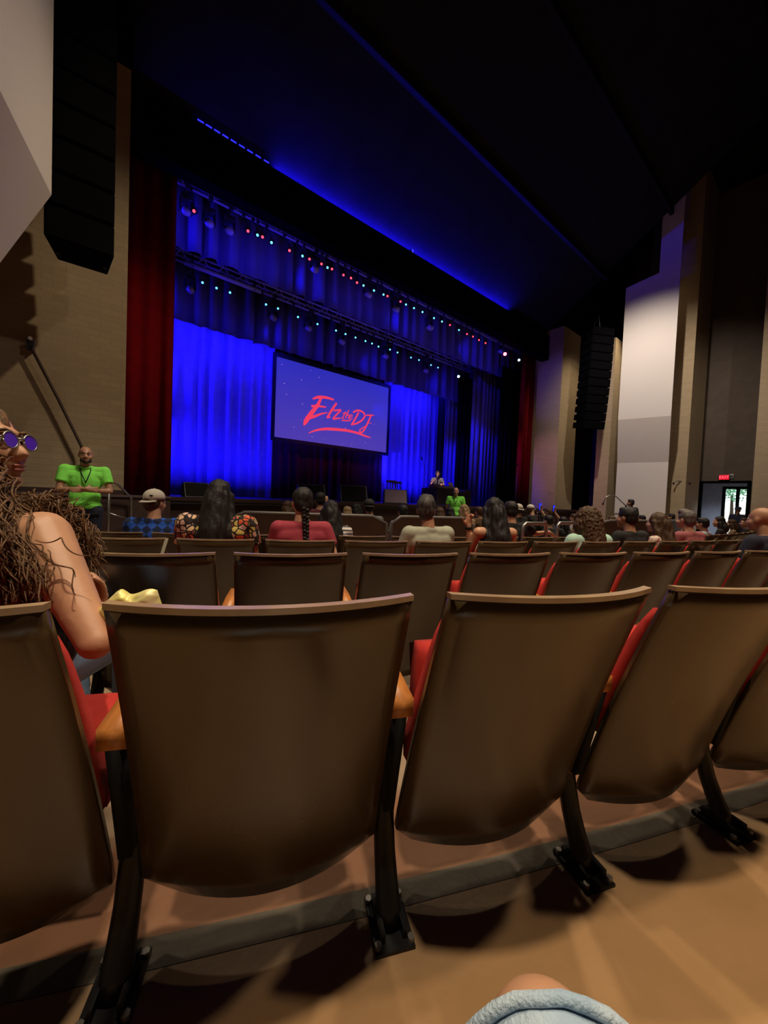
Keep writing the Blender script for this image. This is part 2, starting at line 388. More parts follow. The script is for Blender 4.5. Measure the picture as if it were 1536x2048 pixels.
e[0].position = 0.0; e[0].color = (0.30, 0.22, 0.15, 1); e[1].position = 1.0; e[1].color = TAN
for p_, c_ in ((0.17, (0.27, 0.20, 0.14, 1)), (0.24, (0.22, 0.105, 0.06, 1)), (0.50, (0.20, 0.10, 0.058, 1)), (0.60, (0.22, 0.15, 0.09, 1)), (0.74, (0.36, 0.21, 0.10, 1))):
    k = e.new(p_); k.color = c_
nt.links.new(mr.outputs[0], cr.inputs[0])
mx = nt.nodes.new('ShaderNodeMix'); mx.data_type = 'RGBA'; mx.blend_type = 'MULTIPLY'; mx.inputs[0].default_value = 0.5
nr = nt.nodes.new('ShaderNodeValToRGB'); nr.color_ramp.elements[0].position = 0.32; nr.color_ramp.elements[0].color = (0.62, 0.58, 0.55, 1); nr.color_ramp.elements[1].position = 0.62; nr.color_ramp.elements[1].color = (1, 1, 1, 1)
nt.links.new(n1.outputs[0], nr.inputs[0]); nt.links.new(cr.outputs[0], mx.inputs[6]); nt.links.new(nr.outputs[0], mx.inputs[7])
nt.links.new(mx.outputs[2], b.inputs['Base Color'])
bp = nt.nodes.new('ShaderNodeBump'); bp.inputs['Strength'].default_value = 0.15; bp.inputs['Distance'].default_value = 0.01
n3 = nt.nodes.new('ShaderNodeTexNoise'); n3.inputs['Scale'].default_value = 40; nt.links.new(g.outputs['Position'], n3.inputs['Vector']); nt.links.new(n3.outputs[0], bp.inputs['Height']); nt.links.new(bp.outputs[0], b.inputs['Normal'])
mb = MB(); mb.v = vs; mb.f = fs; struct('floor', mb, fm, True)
# the grey concrete strip the front row of feet is bolted to
MAT['strip'] = mat('grey_concrete', (0.060, 0.052, 0.040), 0.6, var=(0.085, 0.070, 0.053), vscale=9, bump=0.2, bscale=60)
def arc_strip(name, r0, r1, h, m, a0=-40, a1=26, n=70):
    mb = MB(); vs = []; fs = []
    for k in range(n + 1):
        a = BASE + D(a0 + (a1 - a0) * k / n)
        for r, dz in ((r0, -0.02), (r0, h), (r1, h), (r1, -0.02)):
            x, y = CX - r * sin(a), CY - r * cos(a); vs.append((x, y, floor_z(x, y) + dz))
    for k in range(n):
        for q in range(3):
            j = k * 4 + q; fs.append((j, j + 1, j + 5, j + 4))
    mb.v = vs; mb.f = fs; return struct(name, mb, m)
arc_strip('trim_1', RHO - 0.108, RHO - 0.040, 0.0015, MAT['strip'])

# outer shell of the building
def slab(name, x0, x1, y0, y1, z0, z1, m):
    return struct(name, MB().box(((x0 + x1) / 2, (y0 + y1) / 2, (z0 + z1) / 2), (x1 - x0, y1 - y0, z1 - z0)), m)
XL, XR, YB, YF, ZT = -9.0, 24.0, -12.0, 16.6, 15.0
slab('ceiling', XL - .3, XR + .3, YB - .3, YF + .3, ZT, ZT + .3, MAT['ceil'])
slab('wall_left', XL - .3, XL, YB - .3, YF + .3, -1, ZT, MAT['darkwall'])
slab('wall_back', XL, XR, YB - .3, YB, -1, ZT, MAT['darkwall'])
slab('wall_stage', XL, XR, YF, YF + .3, -1, ZT, MAT['black'])
slab('floor_slab', XL - .3, XR + .3, YB - .3, YF + .3, -1.3, -1.0, MAT['black'])

# street doors seen at the end of the right-hand lobby, in the outer right wall
dA = onX(1443, 1010, XR).y; dB = onX(1500, 1010, XR).y; dTop = onX(1470, 973, XR).z; LZ = -FLAT * SLOPE
y_hi, y_lo = max(dA, dB), min(dA, dB)
wr = MB()
wr.box((XR + .15, (y_hi + YF) / 2 + .15, ZT / 2 - .5), (.3, YF - y_hi + .3, ZT + 1))
wr.box((XR + .15, (y_lo + YB) / 2 - .15, ZT / 2 - .5), (.3, y_lo - YB + .3, ZT + 1))
wr.box((XR + .15, (y_lo + y_hi) / 2, (dTop + ZT) / 2), (.3, y_hi - y_lo, ZT - dTop))
wr.box((XR + .15, (y_lo + y_hi) / 2, (LZ - 1) / 2), (.3, y_hi - y_lo, LZ + 1))
struct('wall_right', wr, MAT['darkwall'])

# proscenium wall, header, brick piers
SZ = SZ_                                   # stage floor height
opL = onY(352, 343, 9.15); hdT = onY(400, 246, 8.95).z; opT = opL.z
jXl = onY(255, 560, 8.1).x
pT = onY(242, 128, 8.1).z
jXr = 16.5; Yp1 = onX(1118, 850, jXr).y; Xp1 = onY(1152, 850, Yp1).x
struct('wall_proscenium_left', MB().box(((jXl - 4.5) / 2, 8.8, pT / 2 - .5), (jXl + 4.5, 1.4, pT + 1)), MAT['brick'])
pRt = onX(1118, 655, jXr).z
struct('wall_proscenium_right', MB().box(((jXr + Xp1) / 2, (Yp1 + 9.6) / 2, pRt / 2 - .5), (Xp1 - jXr, 9.6 - Yp1, pRt + 1)), MAT['brick'])
hd = MB(); hd.box(((jXl + jXr) / 2, 9.13, (opT + hdT) / 2), (jXr - jXl + .02, .36, hdT - opT))
struct('wall_header', hd, MAT['black'])
tp = MB(); tp.box((jXl / 2 - 4.4, 8.85, (pT + ZT) / 2), (jXl + 8.9, 1.3, ZT - pT)); tp.box((jXr + 3.7, (Yp1 + 9.6) / 2 + .05, (pRt + ZT) / 2), (7.5, 9.6 - Yp1 + .1, ZT - pRt))
struct('wall_over_piers', tp, MAT['black'])
# the sloping ceiling reflector above the proscenium, washed blue along its foot
cl = MB(); c0 = (9.32, hdT + .03); c1 = (2.0, 13.6)
cl.solid([(jXl, c0[0], c0[1]), (jXr, c0[0], c0[1]), (jXr, c1[0], c1[1]), (jXl, c1[0], c1[1])],
         [(jXl, c0[0] + .05, c0[1] + .15), (jXr, c0[0] + .05, c0[1] + .15), (jXr, c1[0], c1[1] + .15), (jXl, c1[0], c1[1] + .15)])
struct('ceiling_reflector', cl, MAT['ceil'])
mb = MB()
for yb in (6.7, 4.6): mb.box(((jXl + jXr) / 2, yb, hdT + (9.32 - yb) / 7.32 * (13.6 - hdT) - .12), (jXr - jXl, .12, .25))
struct('ceiling_beams', mb, MAT['ceil'])

# stage
struct('floor_stage', MB().box((8.8, 12.25, SZ - .06), (25, 8.5, .12)), MAT['stagefloor'])
struct('wall_stage_front', MB().box((8.8, 8.15, (SZ - .12) / 2 - .5), (25, .12, SZ + .88)), MAT['stagefront'])
struct('trim_2', MB().box((8.8, 8.03, SZ - .03), (25, .10, .07)), MAT['stagefront'])
struct('baseboard_left', MB().box(((jXl - 4.5) / 2, 8.07, SZ + .02), (jXl + 4.5, .06, 2 * (onY(150, 977, 8.07).z - SZ - .02))), MAT['stagefront'])
zr_ = onY(180, 990, 7.55).z
struct('trim_3', MB().box((-.9, 7.55, LZ + (zr_ - LZ) / 2), (4.4, .08, zr_ - LZ)), MAT['stagefront'])
struct('trim_4', MB().box((-.9, 7.55, zr_), (4.4, .12, .035)), mat('lit_rail_cap', (.10, .07, .07), .4))  # purple-lit top edge put into a lighter cap colour

# left splayed plaster panel (only its far end is in the picture)
def splay(name, P1, dirv, nrm, length, zk, drop, rec, ztop, notch=None):
    # P1 far edge; dirv runs from far edge towards the audience, nrm points into the wall
    mb = MB(); A = Vector((P1[0], P1[1], 0)); Bp = A + dirv * length; th = nrm * 0.5
    def q(P, z): return Vector((P.x, P.y, z))
    front = [q(A, zk), q(Bp, zk)]
    if notch:
        Cn = A + dirv * notch[0]
        front += [q(Bp, ztop + .25), q(Cn, ztop), q(Cn, notch[1] + .25), q(A, notch[1])]
    else:
        front += [q(Bp, ztop), q(A, ztop)]
    mb.solid(front, [p + th for p in front])
    lo = [q(A, zk), q(Bp, zk), q(Bp, zk - drop) + nrm * rec, q(A, zk - drop) + nrm * rec]
    mb.solid(lo, [p + th + Vector((0, 0, 0)) for p in lo])
    bt = [q(A, zk - drop) + nrm * rec, q(Bp, zk - drop) + nrm * rec, q(Bp, -1) + nrm * rec, q(A, -1) + nrm * rec]
    mb.solid(bt, [p + th for p in bt])
    return struct(name, mb, MAT['plaster'])
SP = D(13)
Pl = onY(103, 390, 6.05)
splay('wall_panel_left', Pl, Vector((-sin(SP), -cos(SP), 0)), Vector((-cos(SP), sin(SP), 0)), 4.4, Pl.z, 1.65, .80, 12.5)
Pr = onY(1236, 840, 6.02); dr = Vector((sin(SP), -cos(SP), 0)); r_ = ray(1341, 850)
t_ = (r_.x * (Pr.y) - r_.y * (Pr.x)) / (r_.y * dr.x - r_.x * dr.y)
n0 = onY(1246, 570, 6.02).z; C2 = Pr + dr * (t_ * .58); sc_ = (C2 - CP).dot(FW)
nz = at(1318, 405, sc_).z
splay('wall_panel_right', Pr, dr, Vector((cos(SP), sin(SP), 0)), t_, Pr.z, 1.65, .55, nz, (t_ * .62, n0))
# right-hand brick piers and the dark recesses between them
struct('wall_recess_stage', MB().box((Xp1 + 2.2, 9.5, ZT / 2 - .5), (4.6, .2, ZT + 1)), MAT['darkwall'])
Xj2 = 17.95; Y2a = onX(1195, 850, Xj2).y; Y2b = onX(1222, 850, Xj2).y
p2t = onX(1205, 800, Xj2).z + 2.6
struct('wall_pier_2', MB().box((Xj2 + 1.4, (Y2a + Y2b) / 2, p2t / 2 - .5), (2.8, Y2a - Y2b, p2t + 1)), MAT['brick'])
Xj3 = 18.35; Y3a = onX(1349, 700, Xj3).y + .35; Y3b = onX(1383, 800, Xj3).y; X3 = onY(1410, 800, Y3b).x
struct('wall_pier_3', MB().box(((Xj3 + X3) / 2, (Y3a + Y3b) / 2, 6.6), (X3 - Xj3, Y3a - Y3b, 15.2)), MAT['brick'])
XD = 20.6
yd0 = onX(1398, 1000, XD).y; yd1 = onX(1500, 1000, XD).y; zd = onX(1450, 962, XD).z
wd = MB(); ya, yb = 6.4, onX(1536, 900, XD).y - 4
wd.box((XD + .15, (ya + yd0) / 2, 6.6), (.3, ya - yd0, 15.2)); wd.box((XD + .15, (yb + yd1) / 2, 6.6), (.3, yd1 - yb, 15.2))
wd.box((XD + .15, (yd0 + yd1) / 2, (zd + 14.2) / 2), (.3, yd0 - yd1, 14.2 - zd))
struct('wall_recess_door', wd, MAT['darkwall'])
Y4 = onX(1510, 900, 19.3).y
struct('wall_pier_4', MB().box((19.95, Y4 - 1.1, 6.6), (1.3, 2.2, 15.2)), MAT['brick'])
struct('wall_side_rear', MB().box((19.9, (Y4 - 2.2 + YB) / 2, 6.6), (1.2, Y4 - 2.2 - YB, 15.2)), MAT['darkwall'])
df = MB(); fw_ = .10
df.box((XD - .02, yd0 - fw_ / 2, (zd + LZ) / 2), (.14, fw_, zd - LZ)); df.box((XD - .02, yd1 + fw_ / 2, (zd + LZ) / 2), (.14, fw_, zd - LZ))
df.box((XD - .02, (yd0 + yd1) / 2, zd - fw_ / 2), (.14, yd0 - yd1, fw_))
struct('door_1', df, MAT['black'])
MAT['lobby'] = mat('lobby_wall', (.30, .31, .36), .8, var=(.26, .27, .31), vscale=5)
lb = MB(); lm = (XD + .3 + XR) / 2; lw = XR - XD - .3
lb.box((lm, yd0 + .65, 1.4), (lw, .1, 3.8)); lb.box((lm, yd1 - .45, 1.4), (lw, .1, 3.8))
lb.box((XR - .04, (y_hi + yd0 + .7) / 2, 1.4), (.06, yd0 + .7 - y_hi, 3.8)); lb.box((XR - .04, (y_lo + yd1 - .4) / 2, 1.4), (.06, y_lo - yd1 + .4, 3.8)); lb.box((XR - .04, (y_lo + y_hi) / 2, (dTop + 3.2) / 2), (.06, y_hi - y_lo, 3.2 - dTop))
struct('wall_lobby', lb, MAT['lobby'])
struct('ceiling_lobby', MB().box((lm, (yd0 + yd1) / 2 + .1, zd + .14), (lw, yd0 - yd1 + 1.4, .1)), mat('lobby_ceiling', (.55, .56, .58), .8))
struct('floor_lobby', MB().box((lm, (yd0 + yd1) / 2 + .1, LZ - .06), (lw, yd0 - yd1 + 1.4, .1)), MAT['stagefloor'])
dd = MB(); dm = onX(1474, 1010, XR).y; fz = .12
for yy in (y_hi - fz / 2, y_lo + fz / 2, dm): dd.box((XR + .05, yy, (dTop + LZ) / 2), (.12, fz, dTop - LZ))
dd.box((XR + .05, (y_hi + y_lo) / 2, dTop - fz / 2), (.12, y_hi - y_lo, fz)); dd.box((XR + .05, (y_hi + y_lo) / 2, LZ + .15), (.12, y_hi - y_lo, .3))
d2 = struct('door_2', dd, MAT['black'])
MAT['glass'] = mat('door_glass', (.9, .95, .95), .03); gb = MAT['glass'].node_tree.nodes['Principled BSDF']; gb.inputs['Transmission Weight'].default_value = 1; gb.inputs['IOR'].default_value = 1.02
for y0_, y1_ in ((y_lo + fz, dm - fz / 2), (dm + fz / 2, y_hi - fz)):
    MB().box((XR + .05, (y0_ + y1_) / 2, (dTop + LZ) / 2), (.012, y1_ - y0_, dTop - LZ - .3)).obj('pane', MAT['glass'], d2)
struct('path_outside', MB().box((XR + 10.3, 4, LZ - .1), (20, 30, .2)), mat('pale_paving', (.75, .75, .74), .8))

# ------------------------------------------------------------------ theatre seats
def grid_solid(fn_front, fn_back, nu, nv):
    """closed shell between two parametric sheets"""
    mb = MB(); vs = []; fs = []
    for fn in (fn_front, fn_back):
        for i in range(nv + 1):
            for k in range(nu + 1): vs.append(fn(-1 + 2 * k / nu, i / nv))
    st = nu + 1; off = st * (nv + 1)
    for i in range(nv):
        for k in range(nu):
            j = i * st + k; fs.append((j, j + 1, j + st + 1, j + st)); fs.append((off + j + st, off + j + st + 1, off + j + 1, off + j))
    loop = [k for k in range(nu + 1)] + [i * st + nu for i in range(1, nv + 1)] + [nv * st + k for k in range(nu - 1, -1, -1)] + [i * st for i in range(nv - 1, 0, -1)]
    n = len(loop)
    for q in range(n):
        a, b2 = loop[q], loop[(q + 1) % n]; fs.append((b2, a, off + a, off + b2))
    mb.v = vs; mb.f = fs; return mb

HB, HT, YB_, YT_ = 0.125, 0.802, 0.080, -0.156
def shell_pt(u, t, off=0.0, hw=None):
    z = HB + (HT - HB) * t
    hwid = (0.2480 - 0.0085 * t) if hw is None else hw
    # rounded lower corners
    lo = max(0.0, 1 - t / 0.09)
    hwid -= 0.05 * (1 - sqrt(max(0.0, 1 - lo * lo)))
    y = YB_ + (YT_ - YB_) * t - 0.055 * (1 - u * u) + 0.012 * sin(pi * t)
    return (u * hwid, y + off, z)
me_shell = grid_solid(lambda u, t: shell_pt(u, t), lambda u, t: shell_pt(u, t, 0.016), 16, 14).mesh('back_shell'); me_shell.materials.append(MAT['shell'])
def edge_f(u, t): x, y, z = shell_pt(u, 1.0); return (x * 1.004, y - 0.0015, z - 0.001 + 0.010 * t)
def edge_b(u, t): x, y, z = shell_pt(u, 1.0, 0.0175); return (x * 1.004, y, z - 0.001 + 0.010 * t)
me_edge = grid_solid(edge_f, edge_b, 16, 1).mesh('top_edge'); me_edge.materials.append(MAT['ply'])
def pad_pt(u, t, k):
    t2 = 0.36 + 0.56 * t; x, y, z = shell_pt(u, t2, 0.018)
    e_ = (1 - .42 * abs(u) ** 8) * (1 - .6 * abs(2 * t - 1) ** 10)
    th = 0.016 + 0.062 * (1 - t) ** 0.7; return (x * (0.985 - .02 * t), y + k * (0.010 + th * e_), z)
me_pad = grid_solid(lambda u, t: pad_pt(u, t, 0), lambda u, t: pad_pt(u, t, 1), 14, 10).mesh('back_cushion'); me_pad.materials.append(MAT['red'])
def seat_meshes(up):
    hw = 0.200
    def P(u, t, s):     # t: from hinge to front edge, s: 0 underside pan, 1 cushion top
        e_ = (1 - abs(u) ** 8) * (1 - abs(2 * t - 1) ** 8)
        d = 0.05 + (0.185 if up else 0.34) * t; h = -0.02 + s * (0.05 + 0.045 * e_)
        wdt = hw * (1 - 0.10 * t * t)
        a = D(78 if up else 6)
        return (u * wdt, 0.10 + d * cos(a) - h * sin(a), (0.375 if up else 0.285) + d * sin(a) + h * cos(a))
    c = grid_solid(lambda u, t: P(u, t, 0.02), lambda u, t: P(u, t, 1), 12, 8).mesh('seat'); c.materials.append(MAT['red'])
    def Q(u, t, s):
        a = D(78 if up else 6); d = 0.04 + (0.19 if up else 0.34) * t; h = -0.022 - s * 0.02 * (1 - u ** 6) * (1 - abs(2 * t - 1) ** 6)
        return (u * hw * .97, 0.10 + d * cos(a) - h * sin(a), (0.375 if up else 0.285) + d * sin(a) + h * cos(a))
    p = grid_solid(lambda u, t: Q(u, t, 1), lambda u, t: Q(u, t, 0), 8, 6).mesh('seat_pan'); p.materials.append(MAT['shell'])
    return c, p
SEATM = {True: seat_meshes(True), False: seat_meshes(False)}
HP = PITCH / 2
MAT['post'] = mat('matte_black_steel', (0.004, 0.004, 0.0045), 0.65, spec=.15)
# flat post under the armrest, then the round curved leg running back to its bolted base plate
mb = MB()
mb.solid([(HP - .012, 0.045, .24), (HP - .012, 0.22, .24), (HP + .012, 0.22, .24), (HP + .012, 0.045, .24)], [(HP - .012, -0.02, .508), (HP - .012, 0.25, .508), (HP + .012, 0.25, .508), (HP + .012, -0.02, .508)])
me_post = mb.mesh('post'); me_post.materials.append(MAT['post'])
mb = MB(); mb.tube([(HP, .098, .30), (HP, .094, .24), (HP, .082, .18), (HP, .064, .125), (HP, .040, .075), (HP, .018, .035), (HP, .006, .008)], [.019, .021, .021, .021, .022, .024, .027], 12, 1.25)
me_leg = mb.mesh('leg'); me_leg.materials.append(MAT['iron'])
mb = MB(); mb.box((HP, .012, .006), (.088, .125, .012)); mb.box((HP - .026, .012, .020), (.012, .09, .03)); mb.box((HP + .026, .012, .020), (.012, .09, .03))
me_base = mb.mesh('base_plate'); me_base.materials.append(MAT['iron'])
BOLTS = [(HP + sx_, yy, 0) for sx_ in (-.037, .037) for yy in (-.038, .060)]
mb = MB(); mb.tube([(0, 0, .010), (0, 0, .022)], .008, 6)
me_bolt = mb.mesh('bolt'); me_bolt.materials.append(MAT['steel'])
mb = MB(); prof = [(-.02, .505), (-.02, .545), (.10, .560), (.26, .562), (.315, .548), (.31, .522), (.25, .508)]
mb.solid([(HP - .026, y, z) for y, z in prof], [(HP + .026, y, z) for y, z in prof])
me_arm = mb.mesh('armrest'); me_arm.materials.append(MAT['arm'])

ROWS = [0.0, 1.057, 2.083, 3.10]
PH = [-0.018, -0.915, -1.764, -2.58]
def seat_pose(row, k, ext=None):
    rho = RHO - (ROWS[row] if ext is None else ext)
    a = BASE - PITCH * (k + (PH[row] if ext is None else 0)) / rho
    x, y = CX - rho * sin(a), CY - rho * cos(a)
    z = -(RHO - rho) * SLOPE if RHO - rho < FLAT else -FLAT * SLOPE
    if row == 1: z -= 0.010
    return (x, y, z), a, rho
OCC = set(); PEOPLE_SEATS = []
ORD = ['first', 'second', 'third', 'fourth', 'fifth', 'sixth', 'seventh', 'eighth', 'ninth', 'tenth', 'eleventh', 'twelfth', 'thirteenth', 'fourteenth', 'fifteenth', 'sixteenth', 'seventeenth', 'eighteenth', 'nineteenth', 'twentieth', 'twenty-first', 'twenty-second', 'twenty-third', 'twenty-fourth', 'twenty-fifth']
RNAME = ['the row nearest the camera', 'the second row ahead', 'the third row ahead', 'the fourth row ahead']
def make_seat(row, k, occ, n):
    (x, y, z), a, rho = seat_pose(row, k)
    st = 'occupied' if occ else 'tipped-up'
    r = empty('theatre_seat', (x, y, z), -a, f'brown-shelled theatre seat with red upholstery, {ORD[n]} from the left in {RNAME[row]}', 'seat', 'brown and red theatre seats in curved rows')
    for nm, me in (('back_shell', me_shell), ('back_cushion', me_pad), ('seat', SEATM[not occ][0]), ('armrest', me_arm), ('post', me_post), ('leg', me_leg)):
        o = link(nm, me, None, r, True)
        if nm == 'back_shell': link('top_edge', me_edge, None, o)['label'] = 'pale bare plywood top edge'
        if nm == 'seat': link('seat_pan', SEATM[not occ][1], None, o, True)
        if nm == 'leg':
            bp_ = link('base_plate', me_base, None, o); 
            if row < 2:
                for q in BOLTS: link('bolt', me_bolt, None, o).location = q
    return r
SEAT_RANGE = [(-2, 6), (-1, 13), (-1, 19), (0, 24)]
def occupy(row, k): OCC.add((row, k))

# ------------------------------------------------------------------ stage: curtains
def curtain(name, x0, x1, y, z0, z1, m, amp=.10, lam=.34, seed=1, label=None, cat='curtain', group=None, scallop=0.0, y1=None, nz=2, sharp=False):
    r = random.Random(seed); n = max(8, int((x1 - x0) / lam * 10)); vs = []; fs = []
    ph = [r.uniform(0, 6.28) for _ in range(3)]
    y1 = y if y1 is None else y1
    for i in range(nz + 1):
        t = i / nz
        for k in range(n + 1):
            u = k / n; x = x0 + (x1 - x0) * u; s = (x - x0) / lam * 2 * pi
            warp = 0.9 * sin(s * 0.23 + ph[0]) + 0.6 * sin(s * 0.41 + ph[1])
            fold = sin(s + warp); fold = fold if not sharp else (1 - 2 * (1 - (fold + 1) / 2) ** 0.6)
            a = amp * (0.65 + 0.35 * sin(s * 0.17 + ph[2])) * (1 - 0.25 * t)
            zz = z0 + (z1 - z0) * t + (scallop * fold if i == 0 else 0)
            vs.append((x + 0.25 * a * cos(s + warp), y + (y1 - y) * u + a * fold, zz))
    for i in range(nz):
        for k in range(n):
            j = i * (n + 1) + k; fs.append((j, j + 1, j + n + 2, j + n + 1))
    mb = MB(); mb.v = vs; mb.f = fs; o = mb.obj(name, m, None, True)
    sm = o.modifiers.new('thickness', 'SOLIDIFY'); sm.thickness = .012
    return setp(o, label, cat, group)
YCY = 14.3
xa = onY(340, 820, YCY).x; xb = onY(540, 820, YCY).x; xc = onY(772, 830, YCY).x; xd = onY(885, 860, YCY).x
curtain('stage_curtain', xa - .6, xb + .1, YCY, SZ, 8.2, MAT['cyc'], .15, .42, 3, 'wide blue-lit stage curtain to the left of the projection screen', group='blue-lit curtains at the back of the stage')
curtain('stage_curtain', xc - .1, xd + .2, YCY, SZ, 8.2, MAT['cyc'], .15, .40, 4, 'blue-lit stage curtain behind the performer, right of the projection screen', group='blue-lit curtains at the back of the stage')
curtain('stage_curtain', xb - .2, xc + .2, YCY + .15, SZ, 6.6, MAT['maroon'], .10, .40, 5, 'dim maroon curtain hanging below the projection screen')
# black and blue-lit legs on the right of the stage
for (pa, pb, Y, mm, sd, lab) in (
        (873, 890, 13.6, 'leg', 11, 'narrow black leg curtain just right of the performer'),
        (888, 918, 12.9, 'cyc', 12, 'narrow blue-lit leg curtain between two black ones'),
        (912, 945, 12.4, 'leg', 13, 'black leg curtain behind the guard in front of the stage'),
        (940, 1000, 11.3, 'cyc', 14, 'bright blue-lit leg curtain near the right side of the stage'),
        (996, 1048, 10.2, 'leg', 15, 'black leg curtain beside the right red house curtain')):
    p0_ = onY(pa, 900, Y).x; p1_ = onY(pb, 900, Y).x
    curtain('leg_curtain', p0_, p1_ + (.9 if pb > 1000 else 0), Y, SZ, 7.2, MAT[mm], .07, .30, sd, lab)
# borders (valances) hanging across the top of the stage
b1 = onY(351, 492, 10.9).z; b2 = onY(348, 637, 12.7).z
curtain('border_curtain', .8, 16.9, 10.9, b1, b1 + 2.3, MAT['border'], .24, .52, 21, 'front blue-black border curtain with deep folds behind the upper lights', scallop=.06)
curtain('border_curtain', .8, 16.9, 12.7, b2, b2 + 2.1, MAT['border'], .24, .52, 22, 'rear blue-black border curtain just above the projection screen', scallop=.05)
curtain('border_curtain', .8, 16.9, 13.35, b2 + 1.4, b2 + 4.0, MAT['leg'], .06, .5, 23, 'black masking border high at the back of the stage')
for bo_ in [o for o in COL.objects if o.name.startswith('border_curtain')]:
    zt0 = max(v.co.z for v in bo_.data.vertices); y0_ = bo_.data.vertices[0].co.y
    MB().tube([(.7, y0_, zt0), (17.0, y0_, zt0)], .03, 8).obj('batten_pipe', MAT['iron'], bo_, True)
    for x_ in (1.5, 8.6, 16.0): MB().tube([(x_, y0_, zt0 - .1), (x_, y0_, ZT)], .012, 6).obj('hanging_cable', MAT['iron'], bo_)
# red house curtains
YRC = 9.55
xl1 = onY(344, 850, YRC).x; xr0 = onY(1040, 850, YRC).x
curtain('house_curtain', jXl - .3, xl1, YRC, SZ, opT + .9, MAT['velvet'], .11, .30, 31, 'dark red velvet house curtain on the left edge of the stage', group=None)
curtain('house_curtain', xr0, jXr + .5, YRC, SZ, opT + .9, MAT['velvet'], .11, .30, 32, 'dark red velvet house curtain on the right edge of the stage', group=None)

# ------------------------------------------------------------------ projection screen
YS = 13.95
sA = onY(552, 797, YS); sB = onY(776, 838, YS)
sx0, sx1 = sA.x, sB.x
sz1 = (onY(552, 712, YS).z + onY(776, 773, YS).z) / 2 - .02; sz0 = (onY(547, 876, YS).z + onY(771, 902, YS).z) / 2
scr = empty('projection_screen', ((sx0 + sx1) / 2, YS + .06, sz0), 0, 'large projection screen showing red brush lettering on violet blue', 'screen')
SW, SH = sx1 - sx0, sz1 - sz0
bmw = .14
mb = MB(); hwS = SW / 2
mb.box((-hwS - bmw / 2, 0, SH / 2), (bmw, .06, SH + 2 * bmw)); mb.box((hwS + bmw / 2, 0, SH / 2), (bmw, .06, SH + 2 * bmw))
mb.box((0, 0, -bmw / 2), (SW, .06, bmw)); mb.box((0, 0, SH + bmw / 2), (SW, .06, bmw))
mb.obj('frame', MAT['frame'], scr, bevel=.01)
ms = bpy.data.materials.new('projected_image'); ms.use_nodes = True; nt = ms.node_tree; b = nt.nodes['Principled BSDF']
b.inputs['Base Color'].default_value = (.03, .03, .03, 1); b.inputs['Emission Strength'].default_value = 1.0
tc = nt.nodes.new('ShaderNodeTexCoord'); sp = nt.nodes.new('ShaderNodeSeparateXYZ'); nt.links.new(tc.outputs['Generated'], sp.inputs[0])
cr = nt.nodes.new('ShaderNodeValToRGB'); e = cr.color_ramp.elements
e[0].position = 0; e[0].color = (.072, .044, .40, 1); e[1].position = 1; e[1].color = (.026, .026, .46, 1); nt.links.new(sp.outputs[2], cr.inputs[0])
nt.links.new(cr.outputs[0], b.inputs['Emission Color'])
MB().box((0, .005, SH / 2), (SW, .03, SH)).obj('screen_image', ms, scr)
# lettering drawn as brush strokes; coordinates read off the screen (0..1 across, 0..1 down)
def stroke(mb, pts, ws):
    P = [Vector((-hwS + SW * x, -.014, SH * (1 - y))) for x, y in pts]; q = []
    for i in range(len(P) - 1):      # catmull-rom
        p0, p1, p2, p3 = P[max(i - 1, 0)], P[i], P[i + 1], P[min(i + 2, len(P) - 1)]
        for s in range(6):
            t = s / 6; q.append((0.5 * ((2 * p1) + (p2 - p0) * t + (2 * p0 - 5 * p1 + 4 * p2 - p3) * t * t + (3 * p1 - p0 - 3 * p2 + p3) * t ** 3), ws[i] + (ws[i + 1] - ws[i]) * t))
    q.append((P[-1], ws[-1])); L = []; Rr = []
    for i, (p, wd) in enumerate(q):
        d = q[min(i + 1, len(q) - 1)][0] - q[max(i - 1, 0)][0]; d = d.normalized() if d.length > 1e-9 else Vector((1, 0, 0))
        nn = Vector((-d.z, 0, d.x)) * wd * SW / 2; L.append(p + nn); Rr.append(p - nn)
    n = len(q); vs = L + Rr + [v + Vector((0, .006, 0)) for v in L + Rr]; fs = []
    for i in range(n - 1):
        fs.append((i, n + i, n + i + 1, i + 1)); fs.append((i, i + 1, 2 * n + i + 1, 2 * n + i)); fs.append((n + i + 1, n + i, 3 * n + i, 3 * n + i + 1))
    mb.add(vs, fs)
def letters(name, items):
    mb = MB()
    for pts, ws in items: stroke(mb, pts, ws)
    return mb.obj(name, MAT['stroke'], scr)
letters('letter', [([(.285, .425), (.33, .385), (.40, .365), (.465, .372)], [.010, .022, .020, .012]),
                   ([(.355, .385), (.325, .50), (.275, .625), (.235, .74), (.22, .80)], [.018, .026, .034, .034, .004]),
                   ([(.275, .525), (.33, .505), (.40, .495)], [.016, .018, .008]),
                   ([(.235, .70), (.30, .655), (.36, .60), (.415, .565)], [.030, .020, .014, .004])])
letters('letter', [([(.49, .41), (.455, .505), (.42, .61), (.415, .635), (.44, .615)], [.016, .018, .016, .014, .006])])
letters('letter', [([(.465, .52), (.50, .505), (.53, .495), (.495, .565), (.465, .635), (.50, .62), (.535, .605)], [.012, .013, .013, .012, .013, .013, .006])])
letters('letter', [([(.575, .50), (.56, .56), (.548, .605), (.562, .60)], [.008, .009, .008, .004]), ([(.548, .535), (.585, .515)], [.008, .006])])
letters('letter', [([(.605, .47), (.588, .535), (.575, .60)], [.008, .009, .007]), ([(.580, .575), (.600, .535), (.610, .55), (.600, .60)], [.006, .008, .008, .006])])
letters('letter', [([(.617, .575), (.640, .545), (.628, .525), (.612, .57), (.620, .60), (.645, .575)], [.006, .007, .007, .008, .007, .004])])
letters('underline', [([(.54, .635), (.59, .625), (.625, .615)], [.008, .010, .005])])
